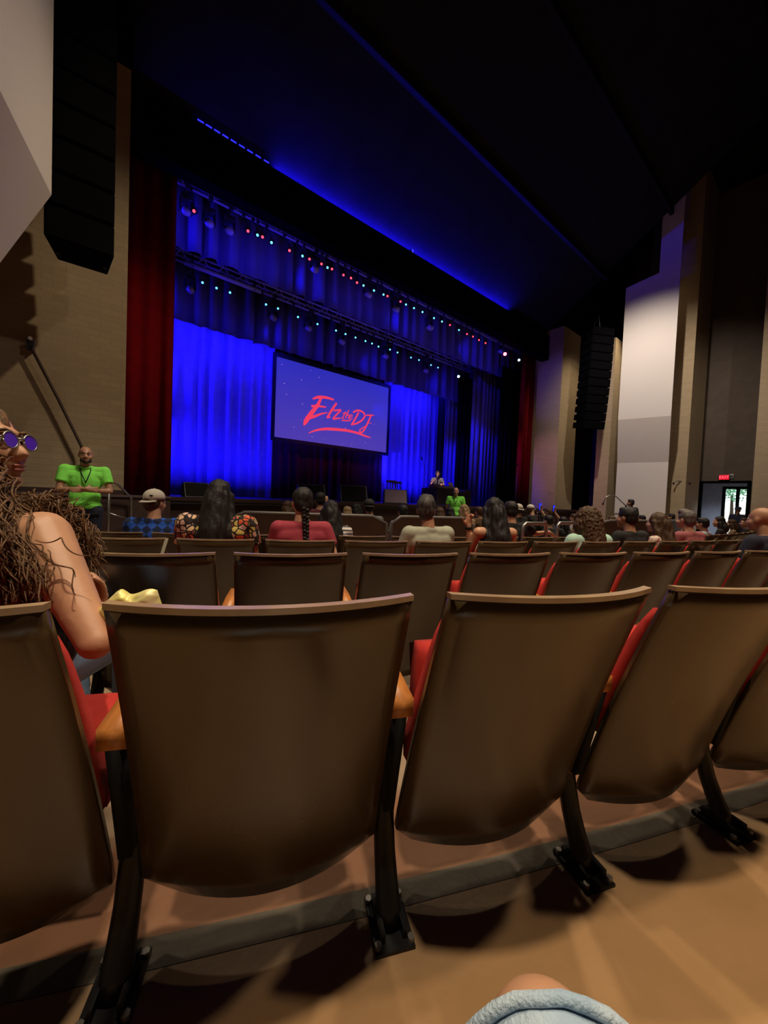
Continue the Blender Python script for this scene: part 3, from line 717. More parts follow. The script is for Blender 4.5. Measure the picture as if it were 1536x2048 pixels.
letters('letter', [([(.70, .47), (.68, .54), (.645, .645), (.632, .675)], [.014, .015, .014, .010]),
                   ([(.645, .49), (.69, .445), (.74, .455), (.762, .50), (.735, .575), (.685, .635), (.635, .670)], [.014, .015, .014, .015, .014, .014, .010])])
letters('letter', [([(.775, .49), (.82, .475), (.855, .465)], [.010, .012, .006]), ([(.825, .475), (.80, .575), (.765, .70), (.735, .755), (.715, .735), (.745, .685), (.79, .635)], [.013, .014, .014, .013, .010, .008, .005]),
                   ([(.795, .60), (.835, .59)], [.006, .003])])
letters('underline', [([(.26, .89), (.32, .835), (.40, .795), (.50, .775), (.60, .765), (.70, .775), (.78, .80), (.835, .81)], [.004, .014, .020, .022, .020, .018, .014, .004])])
st = MB(); r5 = random.Random(5)
for x, y in ((.04, .08), (.19, .21), (.33, .12), (.06, .31), (.08, .44), (.205, .52), (.20, .73), (.145, .84), (.58, .735), (.44, .80), (.29, .93), (.38, .935), (.56, .965), (.64, .95), (.78, .90), (.73, .79), (.26, .06), (.86, .60)):
    px_, pz_ = -hwS + SW * x, SH * (1 - y); d_ = r5.uniform(.012, .03)
    st = MB(); st.solid([(px_ - d_, -.014, pz_ - d_ * .6), (px_ + .006, -.014, pz_ - .008), (px_ + d_, -.014, pz_ + d_ * .6), (px_ - .006, -.014, pz_ + .008)],
             [(px_ - d_, -.011, pz_ - d_ * .6), (px_ + .006, -.011, pz_ - .008), (px_ + d_, -.011, pz_ + d_ * .6), (px_ - .006, -.011, pz_ + .008)])
    st.obj('star_speck', MAT['star'], scr)
for x in (-2.2, 2.2): MB().tube([(x, 0, SH + .14), (x, 0, ZT - sz0)], .008, 6).obj('hanging_cable', MAT['iron'], scr)

# ------------------------------------------------------------------ lighting battens and lamps over the stage
def batten(Y, z, label, zig=.28):
    r = empty('lighting_truss', (8.6, Y, z), 0, label, 'truss')
    L = 7.55
    for dy, dz in ((-.14, .12), (.14, .12), (0, -.10)): MB().tube([(-L, dy, dz), (L, dy, dz)], .032, 8).obj('pipe', MAT['truss'], r, True)
    mb = MB(); n = int(2 * L / zig)
    for i in range(n):
        x0 = -L + i * zig; a = (0, -.10) if i % 2 else (-.14, .12); c = (-.14, .12) if i % 2 else (0, -.10); d = (.14, .12) if i % 2 else (0, -.10)
        mb.tube([(x0, a[0], a[1]), (x0 + zig, c[0], c[1])], .012, 5); mb.tube([(x0, (.14 if i % 2 == 0 else 0), (.12 if i % 2 == 0 else -.10)), (x0 + zig, d[0] if i % 2 else 0, d[1])], .012, 5)
    o = mb.obj('lattice', MAT['truss'], r); o['kind'] = 'stuff'
    for x in (-6, -3, 0, 3, 6): MB().tube([(x, 0, .10), (x, 0, ZT - z - .005)], .010, 5).obj('suspension_cable', MAT['iron'], r)
    return r
YT1, YT2 = 10.05, 11.95
t1z = onY(420, 395, YT1).z; t2z = onY(420, 545, YT2).z
TRUSS_Z = (t1z + .08, t2z + .10)
batten(YT1, t1z + .08, 'upper lighting truss nearest the audience, hung with red and blue lamps')
batten(YT2, t2z + .10, 'lower lighting truss farther upstage, hung with small blue-white lamps')
bz = onY(420, 380, 9.72).z
rb = empty('light_bar', (4.1, 9.72, bz), 0, 'long blue-lit pipe high at the left top of the stage opening', 'light')
for dz in (0, .14): MB().tube([(-2.4, 0, dz), (1.2, 0, dz)], .05, 10).obj('pipe', MAT['truss'], rb, True)
for x in (-2.2, -1, .2, 1.1): MB().box((x, 0, .07), (.05, .08, .24)).obj('bracket', MAT['can'], rb); MB().tube([(x, 0, .1), (x, -.35, opT - bz + .05), (x, -.40, opT - bz + .4)], .012, 6).obj('hanging_cable', MAT['iron'], rb)
bz2 = onY(390, 533, 11.6).z
rb = empty('light_bar', (3.4, 11.6, bz2), 0, 'short blue-lit pipe at the left end of the lower truss', 'light')
MB().tube([(-1.2, 0, 0), (.9, 0, 0)], .06, 10).obj('pipe', MAT['truss'], rb, True)
for x in (-1.0, .7): MB().box((x, 0, .05), (.05, .1, .2)).obj('bracket', MAT['can'], rb); MB().tube([(x, 0, .1), (x, 0, 15.0 - bz2)], .010, 6).obj('hanging_cable', MAT['iron'], rb)
def can_meshes():
    mb = MB(); mb.tube([(0, .16, 0), (0, .13, 0), (0, 0, 0), (0, -.02, 0)], [.05, .075, .085, .09], 14); a = mb.mesh('housing'); a.materials.append(MAT['can'])
    mb = MB(); mb.tube([(-.10, .06, 0), (-.10, .06, .14), (0, .06, .17), (.10, .06, .14), (.10, .06, 0)], .012, 6); mb.tube([(0, .06, .17), (0, .06, .26)], .014, 6); y = mb.mesh('yoke'); y.materials.append(MAT['can'])
    L = {}
    for c, rr in (('lens_red', .040), ('lens_cyan', .038), ('lens_white', .055), ('lens_hot', .065)):
        mb = MB(); mb.tube([(0, -.021, 0), (0, -.031, 0)], rr, 14); L[c] = mb.mesh('lens'); L[c].materials.append(MAT[c])
    return a, y, L
CAN, YOKE, LENS = can_meshes()
def V3(*a): return Vector(a)
TRUSS = {YT1: TRUSS_Z[0], YT2: TRUSS_Z[1]}
def hang(r, p, s, top):
    Y, z = min(TRUSS.items(), key=lambda q: abs(q[0] - p.y)); m = Matrix.Rotation(r.rotation_euler.z, 3, 'Z')
    g_ = m.transposed() @ (V3(p.x, Y, z - .10) - Vector(p)) / s; q = V3(g_.x * .3, g_.y * .4, max(top.z, g_.z * .5))
    b_ = MB(); b_.tube([top - V3(0, 0, .03), q, g_], .016, 6); b_.box(g_, (.10, .10, .10)); b_.obj('clamp', MAT['can'], r)
def lamp(p, lens, label, group, s=1.0):
    d = CP - p; r = empty('stage_lamp', p, 0, label, 'lamp', group)
    v = Vector((d.x, d.y, d.z - 3 * rnd.random())).normalized()
    r.rotation_euler = (0, 0, atan2(v.x, -v.y) ); r.scale = (s, s, s)
    h = link('housing', CAN, None, r, True); tl = math.asin(max(-1, min(1, -v.z)))
    h.rotation_euler = (tl, 0, 0)
    link('lens', LENS[lens], None, h); link('yoke', YOKE, None, r, True)
    hang(r, p, s, V3(0, .06, .17))
    return r
R1 = [(388, 422, 'r'), (496, 462, 'r'), (515, 470, 'c'), (525, 474, 'r'), (543, 485, 'c'), (579, 501, 'r'), (605, 512, 'c'), (619, 518, 'r'), (643, 528, 'r'), (655, 535, 'c'), (664, 538, 'r'), (687, 550, 'r'), (702, 556, 'r'),
      (714, 565, 'r'), (727, 571, 'c'), (748, 581, 'c'), (767, 589, 'c'), (775, 592, 'r'), (801, 603, 'r'), (812, 609, 'c'), (828, 616, 'c'), (845, 624, 'c'), (868, 636, 'c'), (884, 643, 'c'), (900, 650, 'r'), (918, 660, 'c'), (934, 668, 'r'), (946, 673, 'r'), (958, 680, 'r'), (971, 686, 'r')]
nR = {'r': 0, 'c': 0}
for px_, py_, c in R1:
    nR[c] += 1; od = ORD[nR[c] - 1]
    lamp(onY(px_, py_, YT1 - .36), 'lens_red' if c == 'r' else 'lens_cyan', f'small lamp with red lens, {od} red one from the left on the upper truss' if c == 'r' else f'small lamp with blue-white lens, {od} such from the left on the upper truss', 'red stage lamps on the upper truss' if c == 'r' else 'blue-white stage lamps on the upper truss', .8)
for iq, (px_, py_) in enumerate(((405, 565), (433, 576), (460, 585), (532, 609), (556, 617), (596, 634), (635, 648), (672, 661), (691, 668), (711, 675), (731, 682), (744, 687), (757, 693), (780, 699), (795, 705), (822, 715), (838, 720), (862, 730), (876, 735))):
    lamp(onY(px_, py_, YT2 - .36), 'lens_cyan', f'small lamp with blue-white lens, {ORD[iq]} from the left on the lower truss', 'blue-white stage lamps on the lower truss', .8)
lamp(onY(1010, 708, YT1 - .36), 'lens_hot', 'bright red stage lamp near the right end of the upper truss', None, 1.1)
lamp(onY(1038, 720, YT1 - .36), 'lens_white', 'bright blue-white stage lamp at the right end of the upper truss', None, .9)
lamp(onY(917, 753, YT2 - .36), 'lens_white', 'bright blue-white stage lamp at the right end of the lower truss', None, 1.0)
# dark moving-head fixtures hanging between the lamps
def mover(p, label, grp, s=1.0):
    r = empty('moving_head_light', p, 0, label, 'light', grp); r.scale = (s, s, s)
    MB().box((0, 0, .02), (.26, .22, .10)).obj('base', MAT['can'], r, bevel=.01)
    for sx_ in (-.13, .13): MB().box((sx_, 0, -.15), (.04, .12, .28)).obj('yoke', MAT['can'], r, bevel=.01)
    hang(r, p, s, V3(0, 0, .05))
    o = MB().tube([(0, .10, -.18), (0, 0, -.24), (0, -.16, -.36)], [.07, .10, .085], 12).obj('head', MAT['truss'], r, True); return r
for iq, (px_, py_) in enumerate(((372, 400), (418, 425), (458, 440), (628, 520), (735, 572), (790, 602), (858, 640), (1000, 690))):
    mover(onY(px_, py_, YT1 + .12), f'dark moving-head light, {ORD[iq]} from the left among the lamps of the upper truss', 'moving-head lights on the upper truss')
for iq, (px_, py_) in enumerate(((380, 560), (545, 618), (616, 640), (682, 668), (770, 698), (850, 728))):
    mover(onY(px_, py_, YT2 + .12), f'dark moving-head light, {ORD[iq]} from the left among the lamps of the lower truss', 'moving-head lights on the lower truss')
# blue LED bars along the top of the proscenium header
for i in range(9):
    p = onY(402 + i * 16.5, 246 + i * 9.2, 8.98); r = empty('led_bar', (p.x, 9.05, hdT + .05), 0, f'small blue glowing light on top of the black header, {ORD[i]} from the left', 'light', 'blue lights on top of the black header')
    MB().box((0, 0, 0), (.16, .09, .07)).obj('housing', MAT['can'], r, bevel=.01); MB().box((0, -.02, .04), (.12, .06, .03)).obj('lens', MAT['led_blue'], r)
p = onY(823, 503, 8.98)
r = empty('led_bar', (p.x, 8.95, p.z), 0, 'single round blue glowing light midway along the black header', 'light'); MB().tube([(0, .1, 0), (0, -.02, 0)], .06, 12).obj('housing', MAT['can'], r, True); MB().tube([(0, -.02, 0), (0, -.03, 0)], .045, 12).obj('lens', MAT['led_blue'], r)

# ------------------------------------------------------------------ line arrays
def array_speaker(x, y, ztop, zbot, w_, d_, n, yaw, lean, label, zc=14.95):
    r = empty('line_array_speaker', (x, y, zbot), yaw, label, 'speaker'); h = (ztop - zbot) / n
    for i in range(n):
        t = (i + .5) / n; off = lean * (1 - t) ** 2; tilt = lean * 2 * (1 - t) / (ztop - zbot)
        z = h * (i + .5)
        mb = MB(); hh = h * .47
        mb.solid([(-w_ / 2, -d_ / 2, -hh), (w_ / 2, -d_ / 2, -hh), (w_ / 2 * .8, d_ / 2, -hh * .72), (-w_ / 2 * .8, d_ / 2, -hh * .72)],
                 [(-w_ / 2, -d_ / 2, hh), (w_ / 2, -d_ / 2, hh), (w_ / 2 * .8, d_ / 2, hh * .72), (-w_ / 2 * .8, d_ / 2, hh * .72)])
        o = mb.obj('cabinet', MAT['black'], r, bevel=.008); o.location = (0, off, z); o.rotation_euler = (tilt, 0, 0)
        g_ = MB().box((0, -d_ / 2 - .006, 0), (w_ * .94, .012, hh * 1.8)).obj('grille', MAT['black'], o)
    for sx_ in (-1, 1): MB().box((sx_ * w_ * .36, d_ * .30, (ztop - zbot) / 2), (.03, .05, ztop - zbot)).obj('rigging_bar', MAT['iron'], r)
    for sx_ in (-.2, .2): MB().tube([(sx_, 0, ztop - zbot - .3), (0, 0, zc - zbot)], .01, 5).obj('chain', MAT['iron'], r)
    return r
pc = onY(150, 505, 6.35)
array_speaker(pc.x + .06, 6.55, 11.2, pc.z + .12, .70, .80, 18, D(-3), .22, 'tall black line array speaker hanging by the left plaster panel')
pc = onY(1182, 862, 6.75)
array_speaker(pc.x, 6.75, onY(1190, 665, 6.75).z + .1, pc.z + .1, .95, .80, 12, D(-30), .25, 'tall black line array speaker hanging before the right brick piers', onX(1190, 640, 17.0).z)
# ------------------------------------------------------------------ things standing on the stage
def wedge(p, rot, label, m='black', s=1.0, grp=None):
    r = empty('stage_monitor', p, rot, label, 'speaker', grp); r.scale = (s, s, s)
    mb = MB(); mb.solid([(-.32, -.22, 0), (-.32, .26, 0), (-.32, .26, .34), (-.32, .02, .40)], [(.32, -.22, 0), (.32, .26, 0), (.32, .26, .34), (.32, .02, .40)])
    mb.obj('cabinet', MAT['can'], r, bevel=.012)
    nrm = Vector((0, -.40, .24)).normalized(); q = Vector((0, -.22, 0)); u = Vector((0, .24, .40))
    A_ = [Vector((sx_ * .29, q.y + u.y * t, q.z + u.z * t)) + nrm * .004 for sx_, t in ((-1, .06), (1, .06), (1, .94), (-1, .94))]
    MB().solid(A_, [a + nrm * .012 for a in A_]).obj('grille', MAT[m], r)
    mb = MB(); mb.box((-.325, .1, .2), (.012, .12, .04)); mb.box((.325, .1, .2), (.012, .12, .04)); mb.obj('handle', MAT['steel'], r)
    return r
def on_stage(px_, Y): v = onY(px_, 1000, Y); return (v.x, Y, SZ)
MAT['pinklit_grille'] = mat('pink_lit_grille', (.42, .30, .40), .7)  # pink stage light put into the grille colour
wedge(on_stage(790, 8.8), D(-35), 'pink-lit wedge monitor on the stage edge beside the stools', 'pinklit_grille', 1.1)
wedge(on_stage(622, 8.9), D(-20), 'black wedge monitor on the stage edge below the screen left of centre', 'rubber', 1.1)
wedge(on_stage(706, 8.9), D(-25), 'black wedge monitor on the stage edge below the screen right of centre', 'rubber', 1.2)
wedge(on_stage(392, 9.1), D(0), 'low black wedge monitor on the stage edge before the left blue curtain', 'rubber', .8)
def stool(p, label):
    r = empty('bar_stool', p, .3, label, 'stool')
    MB().tube([(0, 0, .70), (0, 0, .715), (0, 0, .75), (0, 0, .76)], [.16, .18, .18, .16], 18).obj('seat', mat('pale_wood', (.45, .30, .26), .5), r, True)
    for k in range(4):
        a = k * pi / 2 + pi / 4; MB().tube([(.20 * cos(a), .20 * sin(a), 0), (.12 * cos(a), .12 * sin(a), .71)], .016, 8).obj('leg', MAT['steel'], r, True)
    mb = MB(); mb.tube([(.172 * cos(t * pi / 8), .172 * sin(t * pi / 8), .26) for t in range(17)], .009, 6); mb.obj('footrest', MAT['steel'], r, True)
stool(on_stage(781, 9.7), 'tall bar stool on the stage behind the pink-lit wedge monitor'); stool(on_stage(792, 10.1), 'second bar stool, partly behind the first one on the stage')
dj = Vector(on_stage(893, 9.9))
TH = onY(893, 978, 9.9).z - SZ
tb = empty('performer_table', dj, 0, 'table draped in dark grey cloth in front of the performer', 'table')
MB().box((0, 0, TH - .03), (1.9, .75, .04)).obj('tabletop', MAT['rubber'], tb)
mdr = mat('dark_grey_cloth', (.10, .075, .095), .9); mb = MB(); vs = []; fs = []
pr = [(-.97, -.39), (.97, -.39), (.97, .39), (-.97, .39)]; per = []
for i in range(4):
    a_, b_ = pr[i], pr[(i + 1) % 4]; n_ = 24 if i % 2 == 0 else 12
    for k in range(n_): t = k / n_; per.append((a_[0] + (b_[0] - a_[0]) * t, a_[1] + (b_[1] - a_[1]) * t))
for z_ in (.015, TH * .5, TH):
    for k, (x, y) in enumerate(per):
        f_ = 1 + (.03 * sin(k * 1.7) + .02) * (1 - z_ / TH); vs.append((x * f_, y * f_, z_))
n_ = len(per)
for i in range(2):
    for k in range(n_): fs.append((i * n_ + k, i * n_ + (k + 1) % n_, (i + 1) * n_ + (k + 1) % n_, (i + 1) * n_ + k))
fs.append(tuple(2 * n_ + k for k in range(n_))); mb.v = vs; mb.f = fs; mb.obj('tablecloth', mdr, tb)
ctl = empty('mixing_deck', dj + Vector((-.22, 0, TH + .002)), 0, 'white two-wheel mixing deck lying on the draped table', 'deck')
MB().box((0, 0, .05), (.85, .42, .10)).obj('body', mat('white_deck', (.62, .58, .62), .4), ctl, bevel=.012)
for sx_ in (-.27, .27): MB().tube([(sx_, 0, .10), (sx_, 0, .115)], .13, 20).obj('jog_wheel', MAT['can'], ctl)
mb = MB(); [mb.box((x, -.1 + .06 * k, .105), (.02, .03, .02)) for x in (-.06, 0, .06) for k in range(4)]; mb.obj('faders', MAT['can'], ctl)
lp = empty('laptop', dj + Vector((.30, .05, TH + .002)), .2, 'open laptop on the right of the draped table', 'laptop')
MB().box((0, 0, .012), (.34, .24, .024)).obj('base', MAT['steel'], lp); MB().box((0, .02, .15), (.34, .012, .24), Matrix.Rotation(D(-15), 3, 'X')).obj('lid', MAT['steel'], lp)
bx = empty('flight_case', dj + Vector((-.78, 0, TH + .002)), 0, 'small reddish case on the left corner of the draped table', 'case')
MB().box((0, 0, .06), (.2, .24, .12)).obj('body', mat('case_red', (.35, .10, .12), .5), bx, bevel=.008); MB().box((0, -.125, .075), (.08, .01, .03)).obj('latch', MAT['steel'], bx)
def mic_stand(p, h, label, boom=.25, hd=1):
    r = empty('microphone_stand', p, .4, label, 'mic stand')
    MB().tube([(0, 0, 0), (0, 0, .02), (0, 0, .035)], [.15, .15, .05], 18).obj('base', MAT['iron'], r, True)
    MB().tube([(0, 0, .03), (0, 0, h)], .012, 8).obj('pole', MAT['steel'], r, True)
    MB().tube([(.06, 0, h - .06), (-boom, -.02, h + .22)], .009, 8).obj('boom', MAT['steel'], r, True)
    mb = MB(); e_ = Vector((-boom, -.02, h + .22)); mb.tube([e_, e_ + Vector((-.10, 0, .06))], [.015, .022], 10); mb.ell(e_ + Vector((-.13, 0, .08)), (.035, .03, .03), None, 10, 8); mb.obj('microphone', MAT['iron'], r, True)
mic_stand(on_stage(846, 9.9), 1.35, 'microphone stand with tilted boom left of the draped table')
mic_stand(on_stage(1031, 9.0), 1.5, 'microphone stand on the far right of the stage by the red curtain', .12)

# ------------------------------------------------------------------ people
def V(*a): return Vector(a)
def rotm(yaw=0, pitch=0, roll=0):
    # yaw>0 turns the head to its own left; pitch>0 looks up
    return Matrix.Rotation(yaw, 3, 'Z') @ Matrix.Rotation(pitch, 3, 'X') @ Matrix.Rotation(roll, 3, 'Y')
def add_head(mb, H, R, s=1.0, fem=False, detail=False):
    def e(c, r, n=16, m=10): mb.ell(H + R @ (Vector(c) * s), [k * s for k in r], R, n, m)
    e((0, -.012, .035), (.076, .096, .088)); e((0, .030, -.030), (.064, .064, .082)); e((0, .048, -.085), (.040, .040, .032))
    e((0, .078, .030), (.048, .018, .014)); e((-.045, .050, -.030), (.026, .034, .030)); e((.045, .050, -.030), (.026, .034, .030))
    mb.cap(H + R @ V(0, .088, .010) * s, H + R @ V(0, .110, -.030) * s, .010 * s, .0145 * s, 10)
    e((-.012, .098, -.034), (.010, .012, .009)); e((.012, .098, -.034), (.010, .012, .009))
    e((0, .090, -.060), (.024, .014, .0085)); e((0, .087, -.074), (.022, .013, .008)); e((0, .078, -.100), (.022, .018, .016))
    for sx in (-1, 1): e((sx * .078, -.008, -.008), (.010, .022, .034))
def add_hand(mb, W, d, nrm, side, s=1.0, curl=0.35, spread=0.12, fold=()):
    d = Vector(d).normalized(); nrm = Vector(nrm); nrm = (nrm - d * nrm.dot(d)).normalized(); lat = d.cross(nrm) * side
    k = s
    P = Vector(W); R = Matrix((lat, d, nrm)).transposed()
    mb.ell(P + d * .045 * k, (.042 * k, .056 * k, .017 * k), R, 12, 8)
    ln = (.070, .080, .074, .058)
    for i in range(4):
        b = P + d * .085 * k + lat * (.030 - .020 * i) * k
        dd = (d + lat * spread * (1.5 - i)).normalized(); c = curl if i not in fold else 1.6
        p1 = b + (dd * cos(c * .5) - nrm * sin(c * .5)) * ln[i] * .5 * k
        p2 = p1 + (dd * cos(c * 1.2) - nrm * sin(c * 1.2)) * ln[i] * .32 * k
        p3 = p2 + (dd * cos(c * 1.8) - nrm * sin(c * 1.8)) * ln[i] * .26 * k
        mb.chain([b - d * .02 * k, b, p1, p2, p3], [.0095 * k, .0095 * k, .0088 * k, .008 * k, .007 * k], 8)
    t0 = P + lat * .030 * k + d * .015 * k
    t1 = t0 + (lat * .7 + d * .6 - nrm * .25).normalized() * .045 * k; t2 = t1 + (lat * .35 + d * .9 - nrm * .35).normalized() * .04 * k
    mb.chain([t0, t1, t2], [.013 * k, .011 * k, .009 * k], 8)

def arm_pts(S_, E_, W_): return Vector(S_), Vector(E_), Vector(W_)
EYE = MB().ell((0, 0, 0), (.0125, .0125, .0125), None, 12, 8).mesh('eye'); EYE.materials.append(MAT['white'])
IRIS = MB().ell((0, .0072, .0), (.0075, .0062, .0075), None, 10, 8).mesh('iris'); IRIS.materials.append(MAT['iris'])
for q in (EYE, IRIS): q.polygons.foreach_set('use_smooth', [True] * len(q.polygons))
CACHE = {}
def person(loc, heading, hh, label, sk='sk_mid', top='black', legs='navy', hair='h_black', style='short', pose='sit', yaw=0.0, pitch=0.0, tilt=0.0,
           arms=None, vox=.012, bw=1.0, sleeve=.5, cap=None, group=None, beard=False, face=False, lean=0.0, extra=None, hands=None, key=None, scale=1.0, hy=.03, shov=None, tank=False, pzo=None):
    root = empty('person', loc, -heading, label, 'person', group)
    if scale != 1: root.scale = (scale,) * 3
    H = V(lean * .3, hy + 0.0, hh); R = rotm(yaw, pitch, tilt)
    sit = pose == 'sit'
    ns = H + V(0, -.03, -.10); nb = H + V(-lean * .12, -.055, -.162)
    nb = nb - V(lean * .18, 0, 0)
    sh = [nb + V(s * .185 * bw, -.005, -.048) for s in (-1, 1)]
    if shov: sh = [Vector(q) for q in shov]
    ch = nb + V(-lean * .1, .0, -.20); pz = max(hh - .70, .47) if sit else hh - .76
    pz = pzo or pz
    pel = V(0, -.06, pz) if sit else V(0, -.01, pz)
    wa = (ch + pel) / 2 + V(0, .0, -.02)
    hip = [pel + V(s * .095 * bw, .02, -.02) for s in (-1, 1)]
    if sit:
        kz = max(.46, pz + .02); knee = [V(s * .13 * bw, .42, kz) for s in (-1, 1)]; ank = [V(s * .12, .44, .09) for s in (-1, 1)]
    else:
        knee = [V(s * .11, .02, .50 * (hh / 1.65)) for s in (-1, 1)]; ank = [V(s * .12, -.01, .09) for s in (-1, 1)]
    A = []
    for i, s in enumerate((-1, 1)):
        d = (arms or (None, None))[i]
        if d is None:
            d = dict(e=sh[i] + V(s * .05, .07, -.27), w=V(s * .13, .30, pz + .13)) if sit else dict(e=sh[i] + V(s * .06, -.02, -.29), w=sh[i] + V(s * .07, .05, -.54))
        A.append((sh[i], Vector(d['e']), Vector(d['w']), d))
    mb = MB()
    add_head(mb, H, R, 1.0)
    mb.cap(ns + V(0, .0, .02), nb + V(0, 0, -.02), .058, .066)
    mb.ell(ch, (.150 * bw, .095, .19)); mb.ell(wa, (.135 * bw, .09, .16)); mb.ell(pel, (.16 * bw, .11, .11))
    mb.cap(sh[0], sh[1], .055, .055)
    for i, s in enumerate((-1, 1)):
        S0, E_, W_, d = A[i]
        mb.cap(S0, E_, .052 * bw, .037); mb.cap(E_, W_, .038, .026)
        if not d.get('nohand'):
            add_hand(mb, W_, d.get('d', (W_ - E_)), d.get('n', (0, -.3, 1)), d.get('side', -s), 1.0, d.get('curl', .5), d.get('spread', .12), d.get('fold', ()))
        mb.cap(hip[i], knee[i], .078, .056); mb.cap(knee[i], ank[i], .055, .036); mb.chain([ank[i] + V(0, -.03, -.04), ank[i] + V(s * .02, .13, -.055)], [.036, .030])
    ck = key and (key, 'b')
    if ck and ck in CACHE: me = CACHE[ck].copy(); me.materials.clear()
    else:
        me = remesh(mb, vox)
        if ck: CACHE[ck] = me
        if ck: me = me.copy()
    me.materials.clear(); link('body', me, MAT[sk], root, True)
    # clothes
    def made(nm, builder, m, it=4, v=None, disp=None):
        c2 = key and (key, nm)
        if c2 and c2 in CACHE: q = CACHE[c2].copy()
        else:
            b_ = MB(); builder(b_); q = remesh(b_, v or vox * 1.1, it, disp)
            if c2: CACHE[c2] = q; q = q.copy()
        q.materials.clear(); return link(nm, q, m, root, True)
    def fshirt(b_):
        b_.ell(ch, (.172 * bw, .115, .205)); b_.ell(wa, (.160 * bw, .112, .185)); b_.ell(pel + V(0, 0, .05), (.172 * bw, .125, .115))
        if tank:
            b_.ell(pel + V(.05, .09, .09), (.20 * bw, .20, .15))
            for q in sh: b_.cap(q.lerp(nb, .45) + V(0, -.03, .0), q.lerp(ch, .6) + V(0, -.06, 0), .03, .04)
            return
        b_.cap(sh[0] * .98 + nb * .02, sh[1] * .98 + nb * .02, .064, .064); b_.ell(nb + V(0, 0, -.022), (.098, .074, .048))
        b_.cap(sh[0] + V(.05, 0, -.07), sh[1] + V(-.05, 0, -.07), .088, .088)
        for i in range(2):
            S0, E_, W_, d = A[i]
            if sleeve > 0:
                t = min(1, sleeve / .5 * .62) if sleeve <= .5 else 1.0
                b_.cap(S0, S0.lerp(E_, t), .066 * bw, .062 * bw if sleeve <= .5 else .052, 14, False, sleeve <= .5)
                if sleeve > .5: b_.cap(E_, E_.lerp(W_, .94), .052, .038, 14, False, True)
    def wrinkle(co): return .004 * mnoise.noise(Vector((co.x * 14, co.y * 14, co.z * 7)))
    made('shirt', fshirt, CL[top], 4, None, wrinkle)
    def fleg(b_):
        b_.ell(pel + V(0, 0, -.02), (.170 * bw, .125, .10))
        for i, s in enumerate((-1, 1)):
            b_.cap(hip[i], knee[i], .092 * bw, .070); b_.cap(knee[i], ank[i] + V(0, 0, .02), .068, .052, 14, False, True)
    made('trousers', fleg, CL[legs])
    def fshoe(b_):
        for i, s in enumerate((-1, 1)): b_.chain([ank[i] + V(0, -.035, -.040), ank[i] + V(s * .02, .10, -.045), ank[i] + V(s * .025, .155, -.05)], [.044, .044, .036])
    made('shoes', fshoe, MAT['rubber'])
    # face
    for s in (-1, 1):
        eo = link('eye', EYE, None, root); eo.matrix_local = Matrix.Translation(H + R @ V(s * .031, .0775, .008)) @ R.to_4x4()
        if face: link('iris', IRIS, None, eo)
    if face:
        b_ = MB()
        for s in (-1, 1): b_.tube([H + R @ V(s * .015, .0985, .030), H + R @ V(s * .033, .097, .035), H + R @ V(s * .052, .084, .029)], [.004, .005, .003], 6)
        b_.obj('eyebrows', MAT[hair if hair else 'h_black'], root, True)
        b_ = MB(); b_.ell(H + R @ V(0, .0965, -.0605), (.021, .0085, .005), R); b_.ell(H + R @ V(0, .0945, -.072), (.019, .0085, .0055), R); b_.obj('lips', MAT['lip'], root, True)
    if beard:
        b_ = MB()
        def e(c, r): b_.ell(H + R @ Vector(c), r, R)
        e((0, .100, -.048), (.028, .008, .007)); e((0, .068, -.100), (.034, .030, .020)); e((-.052, .045, -.070), (.014, .028, .036)); e((.052, .045, -.070), (.014, .028, .036)); e((-.030, .075, -.085), (.014, .016, .02)); e((.030, .075, -.085), (.014, .016, .02))
        link('beard', remesh(b_, .006, 2), MAT['h_black'], root, True)
    # hair
    if style and style != 'bald':
        def lump(a, fx, fz): return lambda co: a * mnoise.noise(Vector((co.x * fx, co.y * fx, co.z * fz)))
        def fh(b_):
            def e(c, r): b_.ell(H + R @ Vector(c), r, R, 18, 12)
            e((0, -.022, .045), (.087, .103, .092)); e((0, -.055, -.005), (.080, .068, .080))
            if style == 'short': e((0, -.062, -.045), (.062, .042, .04)); e((0, .03, .10), (.06, .05, .03))
            if style == 'quiff': e((0, -.062, -.045), (.066, .045, .05)); e((.0, .02, .105), (.072, .07, .045))
            if style in ('long', 'longwave'):
                b_.cap(H + V(0, -.06, .0), nb + V(0, -.085, -.10), .092, .100); b_.cap(nb + V(0, -.085, -.10), nb + V(0.0, -.125, -.30), .100, .080)
                b_.cap(H + R @ V(-.07, -.01, 0), nb + V(-.11, -.06, -.14), .045, .045); b_.cap(H + R @ V(.07, -.01, 0), nb + V(.11, -.06, -.14), .045, .045)
            if style == 'bob': b_.cap(H + R @ V(0, -.05, -.02), nb + V(0, -.06, .01), .095, .085); b_.cap(H + R @ V(-.06, .0, -.03), nb + V(-.07, -.01, .01), .05, .04); b_.cap(H + R @ V(.06, .0, -.03), nb + V(.07, -.01, .01), .05, .04)
            if style == 'frizzy':
                e((0, -.03, .05), (.125, .125, .115)); b_.cap(H + V(0, -.05, -.02), nb + V(0, -.06, -.05), .135, .125); e((-.10, -.02, -.05), (.06, .07, .09)); e((.10, -.02, -.05), (.06, .07, .09))
            if style == 'bun': e((0, -.10, .10), (.045, .045, .045))
            if style == 'braid':
                e((0, -.085, -.02), (.055, .04, .06))
        dsp = {'frizzy': lump(.020, 52, 52), 'long': lump(.010, 42, 5), 'longwave': lump(.016, 30, 9), 'bob': lump(.010, 42, 6)}.get(style, lump(.006, 40, 20))
        hm = made('hair', fh, MAT[hair], 3, min(vox, .011), dsp)
